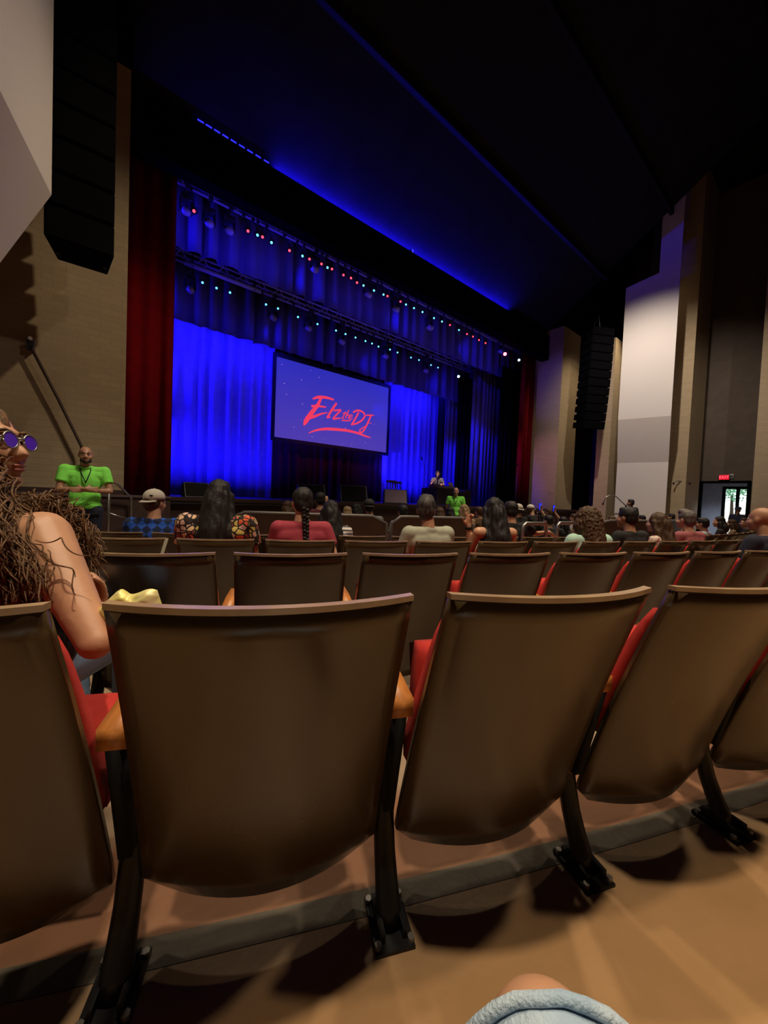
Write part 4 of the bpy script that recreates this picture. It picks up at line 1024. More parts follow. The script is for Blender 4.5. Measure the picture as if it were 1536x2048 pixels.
        if style == 'braid':
            b_ = MB(); p0 = H + V(.018, -.115, -.05); p1 = nb + V(.03, -.145, -.30)
            for i in range(15):
                t = i / 14; c = p0.lerp(p1, t); w_ = .024 * (1 - .45 * t)
                for s in (-1, 1): b_.ell(c + V(s * w_ * .6, (.004 if i % 2 else -.004), -s * .006), (w_ * .85, w_ * .8, .017), Matrix.Rotation(s * .6, 3, 'Y'), 10, 6)
            b_.cap(p1, p1 + V(0, .0, -.05), .012, .004); b_.obj('braid', MAT[hair], hm, True)
    if cap:
        m, back = cap
        c = MB(); vs = []; fs = []
        c.ell(H + R @ V(0, -.018, .058), (.094, .108, .086), R, 20, 12)
        cc = Vector(H); keep = []
        nv = len(c.v); idx = {}
        V2 = []
        for i, v in enumerate(c.v):
            l = R.transposed() @ (Vector(v) - cc)
            if l.z >= .018: idx[i] = len(V2); V2.append(v)
        F2 = [tuple(idx[j] for j in f) for f in c.f if all(j in idx for j in f)]
        d_ = MB(); d_.v = V2; d_.f = F2; co = d_.obj('cap_crown', m, root, True); sm = co.modifiers.new('t', 'SOLIDIFY'); sm.thickness = .006
        sg = -1 if back else 1; br = MB(); top_, bot_ = [], []
        for k in range(13):
            a = pi * k / 12; ex = .086 * cos(a)
            for L_, z_ in ((top_, .034), (bot_, .027)): pass
        P1 = [H + R @ V(.084 * cos(pi * k / 12), sg * (.060 + .028 * sin(pi * k / 12)) - .010, .030) for k in range(13)]
        P2 = [H + R @ V(.080 * cos(pi * k / 12), sg * (.062 + .105 * sin(pi * k / 12)) - .010, .022 - .012 * sin(pi * k / 12)) for k in range(13)]
        vv = P1 + P2 + [p - R @ V(0, 0, .006) for p in P1 + P2]; ff = []
        for k in range(12): ff += [(k, k + 1, 14 + k, 13 + k), (26 + k + 1, 26 + k, 39 + k, 39 + k + 1), (13 + k, 14 + k, 40 + k, 39 + k)]
        br.v = vv; br.f = ff; br.obj('cap_brim', m, co, True)
        MB().ell(H + R @ V(0, -.018, .145), (.008, .008, .005), R, 10, 6).obj('cap_button', m, co)
    if extra: extra(root, H, R, A, nb, ch, sh)
    root['hh'] = hh
    return root

def seated(px, py, row, label, ext=None, turn=0.0, dep=.38, **kw):
    """person whose head centre lies on the sight line (px,py), seated in the given row"""
    e0 = ROWS[row] if ext is None else ext
    rr = RHO - e0 - dep; d = ray(px, py); lo = .3; hi = (CX * d.x + CY * d.y) / (d.x ** 2 + d.y ** 2)
    for _ in range(60):
        m = (lo + hi) / 2; p = CP + d * m
        if hypot(p.x - CX, p.y - CY) > rr: lo = m
        else: hi = m
    p = CP + d * hi
    a = atan2(CX - p.x, CY - p.y); zf = -min(e0, FLAT) * SLOPE
    hgt = p.z - zf
    s = 1.0
    if hgt > 1.26: zf = p.z - 1.26; hgt = 1.26
    if hgt < 1.02: hgt = 1.02; zf = p.z - 1.02
    zf = max(zf, -min(e0, FLAT) * SLOPE - .12)
    if ext is None:
        rho = RHO - e0; k = round((BASE - a) * rho / PITCH - PH[row]); OCC.add((row, k))
    hy = kw.get('hy', .03)
    x, y = p.x - hy * sin(a + turn), p.y - hy * cos(a + turn)
    return person((x, y, zf), a + turn, p.z - zf, label, **kw)

# guard by the left wall, arms folded
def lanyard(root, H, R, A, nb, ch, sh):
    b_ = MB(); b_.tube([nb + V(-.055, .03, .02), nb + V(-.060, .075, -.045), ch + V(-.030, .128, .06), ch + V(0, .135, -.02)], .006, 6)
    b_.tube([nb + V(.055, .03, .02), nb + V(.060, .075, -.045), ch + V(.030, .128, .06), ch + V(0, .135, -.02)], .006, 6); b_.obj('lanyard', CL['navy'], root, True)
    c_ = MB(); c_.tube([nb + V(.075 * cos(t * pi / 10 + .0), .008 + .062 * sin(t * pi / 10), .012 - .03 * max(0, sin(t * pi / 10)) ** 2) for t in range(-3, 14)], .013, 8); c_.obj('collar', CL['lime'], root, True)
    MB().box((0, -.0, nb.z - .66), (.33, .255, .035)).obj('belt', MAT['rubber'], root, bevel=.01)
g1 = at(171, 911, 5.35); z1 = -FLAT * SLOPE
person((g1.x, g1.y, z1), atan2(-g1.x + .3, -g1.y) , g1.z - z1, 'bald person in lime green polo with lanyard, arms folded, standing by the left brick wall', 'sk_mid', 'lime', 'navy', None, 'bald', 'stand',
       arms=(dict(e=(-.285, .06, 1.21), w=(.02, .215, 1.215), d=(1, .05, .02), n=(0, 1, .2), curl=.3), dict(e=(.285, .06, 1.21), w=(.0, .245, 1.235), d=(-1, -.05, -.05), n=(0, 1, .2), curl=.3)),
       face=True, beard=True, bw=1.18, vox=.010, extra=lanyard)
g2 = at(912, 983, 11.65)
person((g2.x, g2.y, z1), atan2(-g2.x, -g2.y), g2.z - z1, 'bald person in lime green polo standing in front of the stage before the draped table', 'sk_tan', 'lime', 'navy', None, 'bald', 'stand',
       arms=(dict(e=(-.27, -.06, g2.z - z1 - .50), w=(-.12, -.17, g2.z - z1 - .68)), dict(e=(.27, -.06, g2.z - z1 - .50), w=(.12, -.17, g2.z - z1 - .68))), face=True, vox=.013, bw=1.1, extra=lanyard)
def mic(root, H, R, A, nb, ch, sh):
    b_ = MB(); W_ = A[1][2]; a = W_ + V(.0, .03, .01); q = H + V(.02, .125, -.065); b_.tube([a - (q - a) * .5, a, q], [.012, .014, .018], 10); b_.ell(q, (.028, .028, .028), None, 10, 8); b_.obj('hand_microphone', MAT['steel'], root, True)
    c_ = MB(); c_.tube([H + V(.092 * cos(t * pi / 12), -.01, .02 + .108 * sin(t * pi / 12)) for t in range(13)], .010, 6); c_.ell(H + V(.09, -.01, -.01), (.02, .03, .035)); c_.ell(H + V(-.09, -.01, -.01), (.02, .03, .035)); c_.obj('headphones', MAT['can'], root, True)
p_ = on_stage(873, 10.85); hz = onY(873, 948, 10.85).z - SZ
person(p_, atan2(-p_[0] + 3.0, -p_[1]), max(1.05, hz), 'performer in grey top holding a microphone behind the draped table on stage', 'sk_light', 'grey', 'navy', 'h_brown', 'short', 'sit', face=True, vox=.013,
       arms=(dict(e=(-.26, .10, hz - .46), w=(-.12, .34, hz - .42), d=(.2, 1, -.2)), dict(e=(.27, .12, hz - .44), w=(.07, .17, hz - .20), d=(-.3, .2, 1), n=(0, -1, 0), curl=1.3)), extra=mic)

# ------------------------------------------------------------------ the audience in the near rows
WCAP = mat('white_cap', (.60, .57, .52), .85); BCAP = mat('black_cap', (.015, .015, .018), .8)
def argx(root, H, R, A, nb, ch, sh): MB().box(H + R @ V(.045, -.112, .075), (.045, .006, .016), R).obj('cap_badge', MAT['can'], root)
seated(311, 1006, 3, 'person in white backwards cap and blue argyle sweater', turn=-.15, yaw=-.55, sk='sk_light', top='argyle', style='short', hair='h_brown', cap=(WCAP, True), sleeve=1, bw=1.05, extra=argx)
seated(440, 993, 2, 'person with long straight black hair in a black blouse with orange and cream floral print', turn=.1, sk='sk_mid', top='floral', style='long', hair='h_black', sleeve=.5, bw=1.22, vox=.011)
seated(604, 1006, 2, 'person in crimson t-shirt with a long black braid down the back', turn=-.05, yaw=.12, sk='sk_light', top='crimson', style='braid', hair='h_black', sleeve=.5, bw=1.02, vox=.010,
       arms=(None, dict(e=(.27, -.06, .62), w=(.24, .20, .60))))
seated(852, 1020, 2, 'grey-haired person in sage green shirt with head turned to the right', turn=-.15, yaw=-.55, sk='sk_mid', top='sage', style='quiff', hair='h_dark', sleeve=.5, bw=1.1, vox=.010)
def wristband(root, H, R, A, nb, ch, sh):
    W_, E_ = A[0][2], A[0][1]; MB().tube([W_.lerp(E_, .06), W_.lerp(E_, .16)], .036, 12).obj('wristband', MAT['rubber'], root, True)
seated(986, 1022, 2, 'person with long dark hair raising a hand with two fingers up', turn=.05, yaw=-.1, sk='sk_tan', top='black', style='longwave', hair='h_black', sleeve=0, tank=True, bw=1.0, vox=.009,
       arms=(dict(e=(-.22, .06, .66), w=(-.25, .05, .90), d=(-.05, 0, 1), n=(0, 1, 0), curl=.15, spread=.22, fold=(2, 3)), None), extra=wristband)
seated(1020, 1022, 3, 'person in black t-shirt stretching one arm along the seat tops beside the raised hand', turn=.1, sk='sk_tan', top='black', style='short', hair='h_black', bw=1.15,
       arms=(None, dict(e=(.42, .02, .80), w=(.64, .03, .83), d=(.8, 0, -.6), n=(.3, .2, .8))))
seated(1172, 1042, 2, 'person with frizzy dark brown hair in mint green top', turn=.1, sk='sk_mid', top='mint', style='frizzy', hair='h_brown', sleeve=.5, bw=1.18, vox=.011)
seated(1253, 1036, 2, 'person with short black hair in black shirt next to the mint green top', turn=.0, yaw=.15, sk='sk_mid', top='black', style='short', hair='h_black', bw=1.12)
seated(1313, 1046, 2, 'person with long brown hair in pale flower-print top', turn=-.1, sk='sk_light', top='lightfloral', style='longwave', hair='h_brown', bw=.95)
seated(1371, 1040, 2, 'grey-haired person in dusty red shirt', turn=.1, sk='sk_light', top='rose', style='quiff', hair='h_grey', bw=1.08)
seated(1521, 1040, 1, 'bald person in dark navy shirt at the right edge of the picture', sk='sk_mid', top='navy', style='bald', hair=None, bw=1.15, turn=.1)
seated(1404, 1048, 3, 'short-haired person in pale blue shirt below the lobby door', sk='sk_mid', top='pale', style='short', hair='h_black')
seated(1437, 1044, 3, 'person with dark hair in black right of the pale blue shirt', sk='sk_tan', top='black', style='bob', hair='h_black', yaw=.6)
seated(1487, 1046, 3, 'person in black with face turned left, beside the bald head', sk='sk_light', top='black', style='short', hair='h_brown', yaw=1.3, face=True)
seated(661, 1024, 3, 'person with long dark hair in white striped top', sk='sk_tan', top='stripes', style='longwave', hair='h_black')
seated(738, 1014, 3, 'person in black baseball cap and charcoal top', ext=5.1, yaw=-.2, sk='sk_light', top='grey', style='short', hair='h_black', cap=(BCAP, True))
# ------------------------------------------------------------------ the audience beyond the low partition
def far(px, py, ext, label, **kw): return seated(px, py, 0, label, ext=ext, vox=kw.pop('vox', .015), **kw)
far(577, 1016, 6.0, 'person in tan top and woven hat beyond the low partition, left of the braid', sk='sk_tan', top='tan', style='bob', hair='h_brown', yaw=-.8)
far(640, 1000, 5.2, 'person with one fist raised beyond the braid', sk='sk_tan', top='maroon', style='short', hair='h_black', arms=(None, dict(e=(.24, .16, .92), w=(.13, .14, 1.16), d=(-.1, 0, 1), curl=1.4)))
far(694, 1026, 6.1, 'person with light hair just beyond the low partition, left of the black cap', sk='sk_light', top='maroon', style='bob', hair='h_blond', key='w')
far(712, 1022, 7.0, 'dark curly-haired person left of the black cap', sk='sk_mid', top='black', style='frizzy', hair='h_black')
far(805, 1024, 5.2, 'person with striped grey top and dark hair behind the sage green shirt', sk='sk_mid', top='stripes', style='short', hair='h_black', key='m')
far(878, 1026, 5.4, 'person in pale grey top ahead of the sage green shirt', sk='sk_light', top='pale', style='bob', hair='h_brown', key='w')
far(899, 1024, 6.2, 'person with black bob in front of the standing guard', sk='sk_mid', top='black', style='bob', hair='h_black', key='w')
far(927, 1022, 5.4, 'person with long blond hair right of the standing guard', sk='sk_light', top='tan', style='longwave', hair='h_blond')
far(957, 1024, 6.6, 'person half hidden behind the long dark hair', sk='sk_tan', top='brown', style='short', hair='h_brown', key='m')
far(1012, 1020, 7.2, 'person with light hair left of the white cap', sk='sk_light', top='brown', style='short', hair='h_blond', key='m')
far(1035, 1020, 5.6, 'person in plain white backwards cap and black top by the metal rail', sk='sk_tan', top='black', style='short', hair='h_black', cap=(WCAP, True))
far(1062, 1019, 6.75, 'person in black with a white cap, face turned to the right', sk='sk_light', top='black', style='short', hair='h_brown', cap=(WCAP, False), yaw=-1.9, face=True)
far(1082, 1026, 5.9, 'person with dark hair right of the two white caps', sk='sk_mid', top='black', style='bob', hair='h_black', key='w')
far(1097, 1022, 7.4, 'person with reddish face near the purple-lit pier', sk='sk_tan', top='maroon', style='short', hair='h_brown', key='m')
PH_ARM = (None, dict(e=(.26, .22, 1.02), w=(.16, .34, 1.24), d=(-.05, 0, 1), n=(0, 1, 0), curl=.9))
def holding_phone(px, py, ext, label, plabel, **kw):
    r = far(px, py, ext, label, arms=PH_ARM, **kw)
    bpy.context.view_layer.update()
    hh = r['hh']; q = r.matrix_world @ Vector((.15, .36, 1.33))
    t = empty('phone', q, r.rotation_euler.z, plabel, 'phone')
    MB().box((0, 0, 0), (.085, .010, .165)).obj('case', MAT['can'], t, bevel=.004); MB().box((0, -.006, 0), (.078, .004, .155)).obj('screen', MAT['phone_blue'], t)
    return r
holding_phone(1096, 1042, 5.2, 'person with dark hair holding up a blue-lit phone near the metal rails', 'phone with blue screen held up highest, near the metal rails', sk='sk_light', top='black', style='short', hair='h_black')
holding_phone(1124, 1044, 5.6, 'person with dark hair holding a blue-lit phone left of the frizzy hair', 'phone with blue screen held lower, left of the frizzy hair', sk='sk_light', top='black', style='bob', hair='h_black')
far(1147, 1036, 6.5, 'person in white top with hands raised left of the frizzy hair', sk='sk_light', top='white', style='short', hair='h_brown')
far(1222, 1040, 5.6, 'person with brown hair between the frizzy hair and the black shirt', sk='sk_mid', top='brown', style='longwave', hair='h_brown')
far(1283, 1040, 5.2, 'person with dark hair between the black shirt and the pale flower-print top', sk='sk_mid', top='black', style='short', hair='h_black', key='m')
far(1342, 1036, 5.6, 'dark-haired person ahead of the dusty red shirt', sk='sk_mid', top='black', style='short', hair='h_black', key='m')
far(1462, 1048, 7.0, 'person with light brown hair in front of the lobby door', sk='sk_light', top='tan', style='bob', hair='h_brown', key='w')
# two people on their feet along the right wall
q = at(1262, 1006, 13.4); person((q.x, q.y, z1), atan2(-q.x + 5, 9 - q.y), q.z - z1, 'dark-haired person in black standing before the white plaster panel', 'sk_tan', 'black', 'black', 'h_black', 'short', 'stand', vox=.016, yaw=-.9)
def brimhat(root, H, R, A, nb, ch, sh):
    b_ = MB(); b_.tube([H + V(0, -.01, .035), H + V(0, -.01, .045), H + V(0, -.01, .055), H + V(0, -.01, .12), H + V(0, -.01, .15)], [.20, .205, .105, .095, .06], 20); b_.obj('hat', CL['navy'], root, True)
q = at(1476, 1021, 14.9); person((q.x, q.y, z1), atan2(-q.x, -q.y), min(1.66, q.z - z1), 'person in a wide-brimmed hat standing dark against the lobby daylight', 'sk_mid', 'navy', 'navy', 'h_black', 'short', 'stand', vox=.016, extra=brimhat)

# ------------------------------------------------------------------ the curly-haired person in the front row
sA_, aA, rhoA = seat_pose(0, -1); OCC.add((0, -1))
hdg = aA + .42
Hw = at(-46, 892, 1.04); fwd = Vector((sin(hdg), cos(hdg), 0)); rgt = Vector((cos(hdg), -sin(hdg), 0))
def tol(P, o): d = Vector(P) - Vector(o); return V(d.dot(rgt), d.dot(fwd), d.z)
hyW = .05; org = Hw - fwd * hyW; org.z = 0
S_r = tol(at(84, 1072, .95), org); E_r = tol(at(192, 1285, .86), org); W_r = tol(at(186, 1250, 1.02), org)
S_l = V(-.19, S_r.y + .02, S_r.z + .01)
def curls(root, H, R, A, nb, ch, sh):
    r = random.Random(11); b_ = MB()
    def lock(p, q, rad, turns, sag, thick):
        pts = []; n = 30; ph = r.uniform(0, 6.28)
        d = (q - p); t = d.normalized(); u = t.cross(V(.3, .9, .2)).normalized(); v = t.cross(u)
        for i in range(n + 1):
            k = i / n; a = ph + turns * 2 * pi * k; rr = rad * min(1, k * 3) * (1 - .2 * k)
            pts.append(p + d * k + V(0, 0, sag * sin(pi * k)) + u * cos(a) * rr + v * sin(a) * rr)
        b_.tube(pts, [thick * (1 - .5 * abs(2 * i / n - 1) ** 3) for i in range(n + 1)], 5)
    for i in range(480):
        a = r.uniform(pi * 1.0, pi * 1.72); s0 = H + R @ V(.088 * cos(a), -.02 + .095 * sin(a), r.uniform(-.07, .09))
        px_, py_, dz = r.uniform(-90, 100), r.uniform(1060, 1222), r.uniform(.79, .89)
        if px_ > 35 and py_ < 1150: px_ -= 70
        lock(s0, tol(at(px_, py_, dz), org), r.uniform(.007, .018), r.uniform(2.5, 6.0), r.uniform(.01, .06), r.uniform(.0013, .0032))
    for i in range(230):      # ringlets on the crown and behind the ear
        a = r.uniform(pi * .95, pi * 1.95); e_ = r.uniform(-.2, 1.45); q = V(.090 * cos(a) * cos(e_), -.022 + .105 * sin(a) * cos(e_), .045 + .094 * sin(e_))
        lock(H + R @ q, H + R @ (q * r.uniform(1.05, 1.25) + V(0, -.03, -r.uniform(.05, .13))), r.uniform(.006, .013), r.uniform(1.5, 3.0), .01, r.uniform(.0014, .003))
    for i in range(260):
        s0 = tol(at(r.uniform(20, 105), r.uniform(985, 1030), r.uniform(1.0, 1.08)), org)
        lock(s0, tol(at(r.uniform(120, 210), r.uniform(1070, 1200), r.uniform(1.00, 1.10)), org), r.uniform(.007, .018), r.uniform(2.0, 5.0), r.uniform(.01, .06), r.uniform(.0012, .0028))
    for x0, y0, x1, y1 in ((60, 1085, 150, 1160), (70, 1080, 175, 1110), (85, 1095, 120, 1240), (95, 1100, 160, 1185)):
        lock(tol(at(x0, y0, .86), org), tol(at(x1, y1, .845), org), .012, 1.4, .01, .0016)
    o = b_.obj('hair_curls', MAT['h_curl'], root, True)
    g_ = MB()
    for s in (-1, 1): g_.tube([H + R @ V(s * .034 + .024 * cos(t * pi / 8), .108, .006 + .022 * sin(t * pi / 8)) for t in range(17)], .0025, 5); g_.tube([H + R @ V(s * .058, .106, .012), H + R @ V(s * .082, .0, .010)], .0025, 5)
    g_.tube([H + R @ V(-.010, .110, .012), H + R @ V(.010, .110, .012)], .0025, 5)
    go = g_.obj('glasses', MAT['steel'], root, True)
    for s in (-1, 1): MB().tube([H + R @ V(s * .034, .105, .006), H + R @ V(s * .034, .109, .006)], .022, 16).obj('purple_lens', mat('purple_lens', (.10, .03, .75), .08, spec=.8), go)
    rg = MB(); q = A[1][2] + V(.02, .0, .035); rg.tube([q + V(.012 * cos(t * pi / 6), .012 * sin(t * pi / 6), 0) for t in range(13)], .003, 5); rg.obj('ring', MAT['steel'], root)
person((org.x, org.y, 0), hdg, Hw.z, 'person with long curly brown hair, bare arm, glasses, turned to profile in the front row', 'sk_tan', 'black', 'denim', 'h_curl', 'longwave', 'sit', yaw=-1.25, pitch=.12, vox=.0075, face=True,
       arms=(None, dict(e=E_r, w=W_r, d=(.12, .1, 1), n=(.2, .6, -.2), curl=.7)), shov=(S_l, S_r), sleeve=0, tank=True, bw=1.22, pzo=.455, extra=curls, hy=hyW)

# ------------------------------------------------------------------ the person holding the camera: bare knee and denim shorts
Lr = empty('person', (0, 0, .03), -D(YAW), 'seated person at the camera, bare knee and frayed bleached denim shorts', 'person')
b_ = MB()
kn = V(.165, .300, .455); hp = V(.115, -.16, .47); an = V(.17, .33, .09)
kl = V(-.28, .12, .44); hl = V(-.10, -.16, .47); al = V(-.24, .02, .07)
for k_, h_, a_ in ((kn, hp, an), (kl, hl, al)):
    b_.cap(h_, k_, .080, .057); b_.ell(k_ + V(0, .015, .006), (.056, .056, .052)); b_.cap(k_, a_, .055, .034); b_.chain([a_ + V(0, -.03, -.04), a_ + V(.01, .14, -.06)], [.036, .03])
b_.ell((0, -.18, .50), (.17, .11, .10))
link('body', remesh(b_, .009, 5), MAT['sk_tan'], Lr, True)
b_ = MB()
for k_, h_ in ((kn, hp), (kl, hl)):
    q = h_.lerp(k_, 1.012); b_.cap(h_, q, .100, .082, 20, False, True)
b_.ell((0, -.18, .50), (.185, .125, .11))
so = link('shorts', remesh(b_, .007, 2, lambda co: .004 * mnoise.noise(co * 18)), MAT['denim'], Lr, True)
for k_, h_ in ((kn, hp), (kl, hl)):
    hb = MB(); t = (k_ - h_).normalized(); u = t.cross(V(0, 0, 1)).normalized(); v = u.cross(t)
    for off, rr in ((1.0, .0855), (.935, .0865)):
        c_ = h_.lerp(k_, off); hb.tube([c_ + (u * cos(a * pi / 14) + v * sin(a * pi / 14)) * rr + t * .003 * mnoise.noise(V(a * 1.7, 0, off)) for a in range(29)], .0055 if off > .99 else .002, 6)
    hb.obj('hem', MAT['denim'], so, True)
b_ = MB()
for k_, a_ in ((kn, an), (kl, al)): b_.chain([a_ + V(0, -.035, -.045), a_ + V(.008, .11, -.05), a_ + V(.012, .165, -.055)], [.046, .045, .036])
link('shoes', remesh(b_, .01, 2), MAT['rubber'], Lr, True)

# ------------------------------------------------------------------ seats, row by row (only those that can be in view)
for row, (k0, k1) in enumerate(SEAT_RANGE):
    n = 0
    for k in range(k0, k1 + 1):
        (x, y, z), a, rho = seat_pose(row, k)
        if x > 17.2: continue
        make_seat(row, k, (row, k) in OCC, n); n += 1

# ------------------------------------------------------------------ low partition and metal rails of the cross aisle
def arc_pt(rho, s): a = BASE - s / rho; return CX - rho * sin(a), CY - rho * cos(a), a
MAT['part'] = mat('brown_partition', (.075, .038, .022), .5, var=(.06, .03, .018), vscale=6); MAT['pcap'] = mat('grey_partition_cap', (.13, .115, .11), .4, .2)
rp = RHO - 4.62
def s_of(px):
    d = ray(px, 1030); lo = .5; hi = (CX * d.x + CY * d.y) / (d.x ** 2 + d.y ** 2)
    for _ in range(50):
        m = (lo + hi) / 2; p = CP + d * m
        if hypot(p.x - CX, p.y - CY) > rp: lo = m
        else: hi = m
    a = atan2(CX - p.x, CY - p.y); return (BASE - a) * rp
zt_ = at(620, 1032, 5.0).z
for (pa, pb, lab) in ((455, 772, 'low brown partition with a grey cap rail behind the braid and the black cap'), (784, 944, 'low brown partition behind the sage green shirt'), (1180, 1395, 'low brown partition along the cross aisle on the right')):
    s0, s1 = s_of(pa), s_of(pb); n = 10; mb = MB(); cp = MB(); x, y, a = arc_pt(rp, (s0 + s1) / 2)
    r = empty('aisle_partition', (x, y, z1), 0, lab, 'partition')
    A_, B_ = [], []; pts = []
    for i in range(n + 1):
        px_, py_, _a = arc_pt(rp, s0 + (s1 - s0) * i / n); px_ -= x; py_ -= y; fx, fy = sin(_a) * .03, cos(_a) * .03
        e_ = .10 if i in (0, n) else 0
        A_.append([(px_ - fx, py_ - fy, 0), (px_ + fx, py_ + fy, 0)]); pts.append((px_, py_, zt_ - z1 - e_))
    vs = []; fs = []
    for i in range(n + 1):
        zt2 = pts[i][2]; vs += [A_[i][0], A_[i][1], (A_[i][1][0], A_[i][1][1], zt2), (A_[i][0][0], A_[i][0][1], zt2)]
    for i in range(n):
        j = i * 4
        for q in range(4): fs.append((j + q, j + (q + 1) % 4, j + 4 + (q + 1) % 4, j + 4 + q))
    fs += [(3, 2, 1, 0), (n * 4, n * 4 + 1, n * 4 + 2, n * 4 + 3)]
    mb.v = vs; mb.f = fs; mb.obj('panel', MAT['part'], r)
    cp.tube([V(*pts[0]) - V(0, 0, .55)] + pts + [V(*pts[-1]) - V(0, 0, .55)], .034, 8); cp.obj('cap_rail', MAT['pcap'], r, True)
def hoop(p0, p1, y0, z, label):
    A_, B_ = at(p0, y0, z), at(p1, y0, z + .25); r = empty('metal_rail', (A_.x, A_.y, z1), 0, label, 'rail')
    a, b_ = V(0, 0, A_.z - z1), V(B_.x - A_.x, B_.y - A_.y, B_.z - z1); d = (b_ - a)
    MB().tube([V(a.x, a.y, 0), a - V(0, 0, .10), a + d * .03 - V(0, 0, .03), a + d * .12, b_ - d * .12, b_ - d * .03 - V(0, 0, .03), b_ - V(0, 0, .10), V(b_.x, b_.y, 0)], .024, 10).obj('tube', MAT['steel'], r, True)
    MB().tube([a - V(0, 0, .42), b_ - V(0, 0, .42)], .016, 8).obj('crossbar', MAT['steel'], r, True)
hoop(1046, 1093, 1047, 4.9, 'bent metal tube rail by the black sleeve on the cross aisle')
hoop(1115, 1152, 1046, 5.4, 'bent metal tube rail half hidden by the frizzy hair')

# ------------------------------------------------------------------ wall fittings and small things
p = onX(1449, 955, XD); sg = empty('exit_sign', (XD - .06, p.y, p.z), 0, 'small glowing red exit sign above the lobby door', 'sign')
MB().box((0, 0, 0), (.08, .34, .22)).obj('housing', MAT['can'], sg, bevel=.008)
MB().box((-.043, 0, 0), (.006, .31, .19)).obj('lit_face', mat('exit_face', (.02, .0, .0), .5, emis=(.75, .0, .02), estr=1.0), sg)
cu = bpy.data.curves.new('letters', 'FONT'); cu.body = 'EXIT'; cu.size = .15; cu.align_x = 'CENTER'; cu.align_y = 'CENTER'; cu.extrude = .002
to = bpy.data.objects.new('tmp', cu); TMP.collection.objects.link(to); dg = tmp_dg(); tm = bpy.data.meshes.new_from_object(to.evaluated_get(dg)); bpy.data.objects.remove(to)
lt = link('lettering', tm, None, sg); tm.materials.clear(); tm.materials.append(mat('exit_letters', (.1, .02, .02), .5, emis=(1, .12, .16), estr=1.6)); lt.location = (-.049, 0, 0); lt.rotation_euler = (pi / 2, 0, -pi / 2)
p = onX(1463, 953, XD); pl = empty('wall_plaque', (XD - .03, p.y, p.z), 0, 'small grey plaque on the dark wall right of the exit sign', 'plaque'); MB().box((0, 0, 0), (.04, .16, .17)).obj('plate', MAT['steel'], pl, bevel=.01); MB().box((-.022, 0, 0), (.006, .07, .08)).obj('lens', MAT['can'], pl)
def wall_rail(pts, label, rad=.022, m='steel'):
    r = empty('handrail', pts[0], 0, label, 'handrail'); P = [Vector(p) - Vector(pts[0]) for p in pts]
    MB().tube(P, rad, 8).obj('rail', MAT[m], r, True); mb = MB()
    for q in (P[0], P[-1]): mb.box(q, (.05, .05, .08))
    mb.obj('bracket', MAT['iron'], r)
zp = (onX(1350, 966, Xj3) - CP).dot(FW) - .15
wall_rail([at(1347, 967, zp), at(1352, 962, zp), at(1372, 963, zp), at(1380, 967, zp)], 'short metal rail on the brown brick pier right of the white panel')
zq = 15.2
wall_rail([at(1206, 1008, zq), at(1212, 994, zq), at(1221, 990, zq), at(1232, 993, zq), at(1252, 1012, zq)], 'curved metal handrail at the foot of the white plaster panel')
zc = 7.95
a_, b_ = onY(61, 692, zc), onY(163, 893, zc)
r = empty('wall_streak', a_, 0, 'thin dark cable slanting down the left brick wall from a small bracket', 'streak')  # dark tube follows the slanting line on the wall
MB().tube([V(0, 0, 0), (b_ - a_) * .5 + V(.02, 0, -.02), (b_ - a_), V(b_.x - a_.x + .05, 0, SZ + .1 - a_.z)], .022, 8).obj('streak', MAT['stagefront'], r, True)
MB().box((0, .06, .02), (.09, .14, .12)).obj('bracket', MAT['can'], r, bevel=.008); MB().tube([(0, -.03, .10), (0, -.06, .10)], .028, 10).obj('bulb', mat('pilot_glass', (.8, .75, .65), .2), r)
# small stair rail beside the guard
q = at(235, 975, 6.0); sr = empty('stair_rail', (q.x, q.y, z1), .5, 'small grey stair rail right of the guard by the wall', 'rail')
hq = at(222, 962, 6.0).z - z1
MB().tube([(-.14, 0, 0), (-.12, 0, hq), (.02, 0, hq - .06), (.22, 0, hq - .26), (.24, 0, 0)], .02, 8).obj('tube', MAT['steel'], sr, True); MB().tube([(-.13, 0, hq - .5), (.23, 0, hq - .62)], .012, 8).obj('crossbar', MAT['steel'], sr, True)
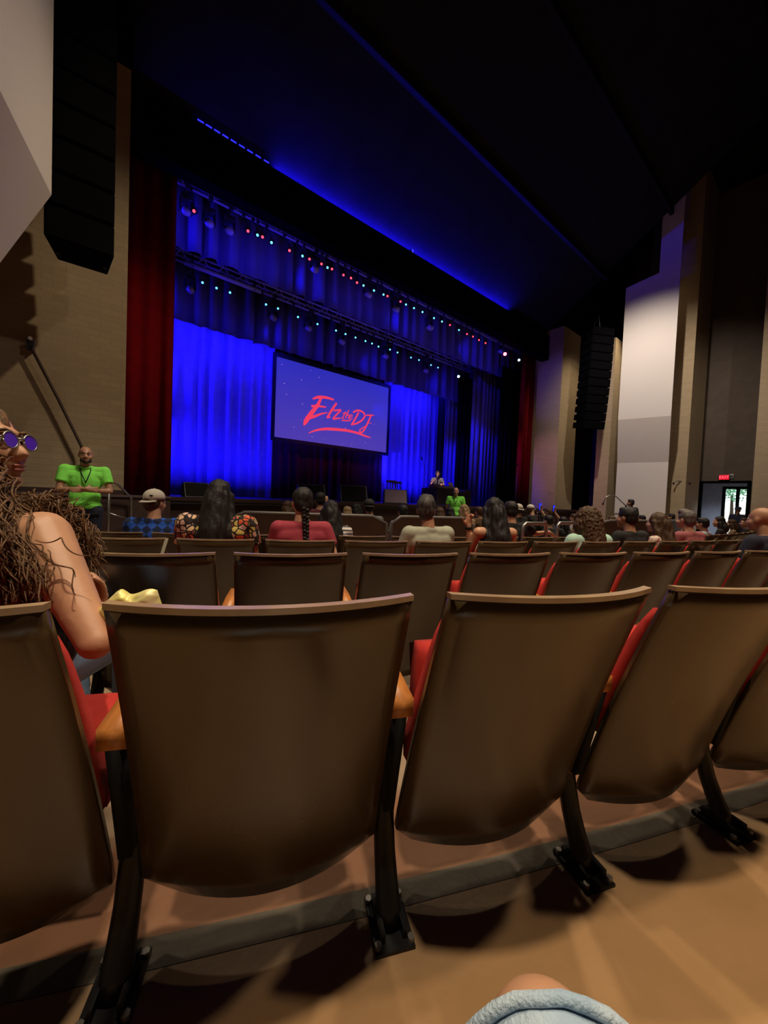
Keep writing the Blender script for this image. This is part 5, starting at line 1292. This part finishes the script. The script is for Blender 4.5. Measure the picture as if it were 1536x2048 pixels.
# crinkled yellow snack bag over the front-row back
def bag():
    q = at(262, 1200, .90); r = empty('snack_bag', (q.x, q.y, q.z - .055), -D(25), 'crumpled shiny yellow bag showing above the front-row seat back', 'bag')
    vs = []; n, m = 22, 16
    def pt(i, k, s):
        u = i / n; t = k / m; w_ = .068 * (1 - .55 * max(0, t - .45) / .55 * (1 if u < .5 else .35)); x = (2 * u - 1) * w_ * 1.0
        b = .022 * (1 - (2 * u - 1) ** 4) * (1 - (2 * t - 1) ** 4) + .002
        nz_ = .006 * mnoise.noise(V(u * 9, t * 9, s))
        return (x, s * (b + nz_), t * .075 * (1 + .08 * sin(u * 9)))
    mb = grid_solid(lambda u, t: pt((u + 1) / 2 * n, t * m, -1), lambda u, t: pt((u + 1) / 2 * n, t * m, 1), n, m)
    mb.obj('pouch', mat('yellow_foil', (.66, .60, .14), .42, .1, var=(.72, .68, .40), vscale=18), r, True)
    MB().box((0, 0, .001), (.13, .006, .006)).obj('seam', MAT['steel'], r)
    MB().box((0, 0, -.10), (.05, .012, .02)).obj('fold', mat('yellow_foil_2', (.7, .58, .1), .3, .25), r)
bag()
# strip of paper hanging between two seats of the third row
q = at(329, 1092, 2.32); r = empty('paper_strip', q, -.4, 'narrow pale paper strip hanging between two seats of the third row', 'paper')
MB().box((0, 0, 0), (.018, .003, .10), rotm(0, 0, .25)).obj('sheet', mat('pale_paper', (.6, .62, .5), .8), r)
q = at(748, 1062, 4.0)
# tree beyond the street doors
tq = at(1466, 985, 27); tr = empty('street_tree', (tq.x, tq.y, LZ), 0, 'leafy green tree outside the street doors', 'tree')
MB().tube([(0, 0, 0), (.05, 0, 1.2), (0, .05, 2.6)], [.16, .12, .07], 10).obj('trunk', MAT['h_brown'], tr, True)
r8 = random.Random(8); mb = MB()
for i in range(1400):
    d = Vector((r8.gauss(0, 1), r8.gauss(0, 1), r8.gauss(0, .7))).normalized() * (r8.random() ** .4); c = Vector((d.x * 1.7, d.y * 2.0, 3.2 + d.z * 1.1)); u = Vector((r8.gauss(0, 1), r8.gauss(0, 1), r8.gauss(0, 1))).normalized(); v = u.orthogonal().normalized()
    s_ = .12; mb.add([c - u * s_, c + v * s_ * .5, c + u * s_, c - v * s_ * .5], [(0, 1, 2, 3)])
fo = mb.obj('foliage', mat('green_leaves', (.10, .30, .14), .6, var=(.16, .42, .22), vscale=3), tr); fo['kind'] = 'stuff'
bpy.data.scenes.remove(TMP)
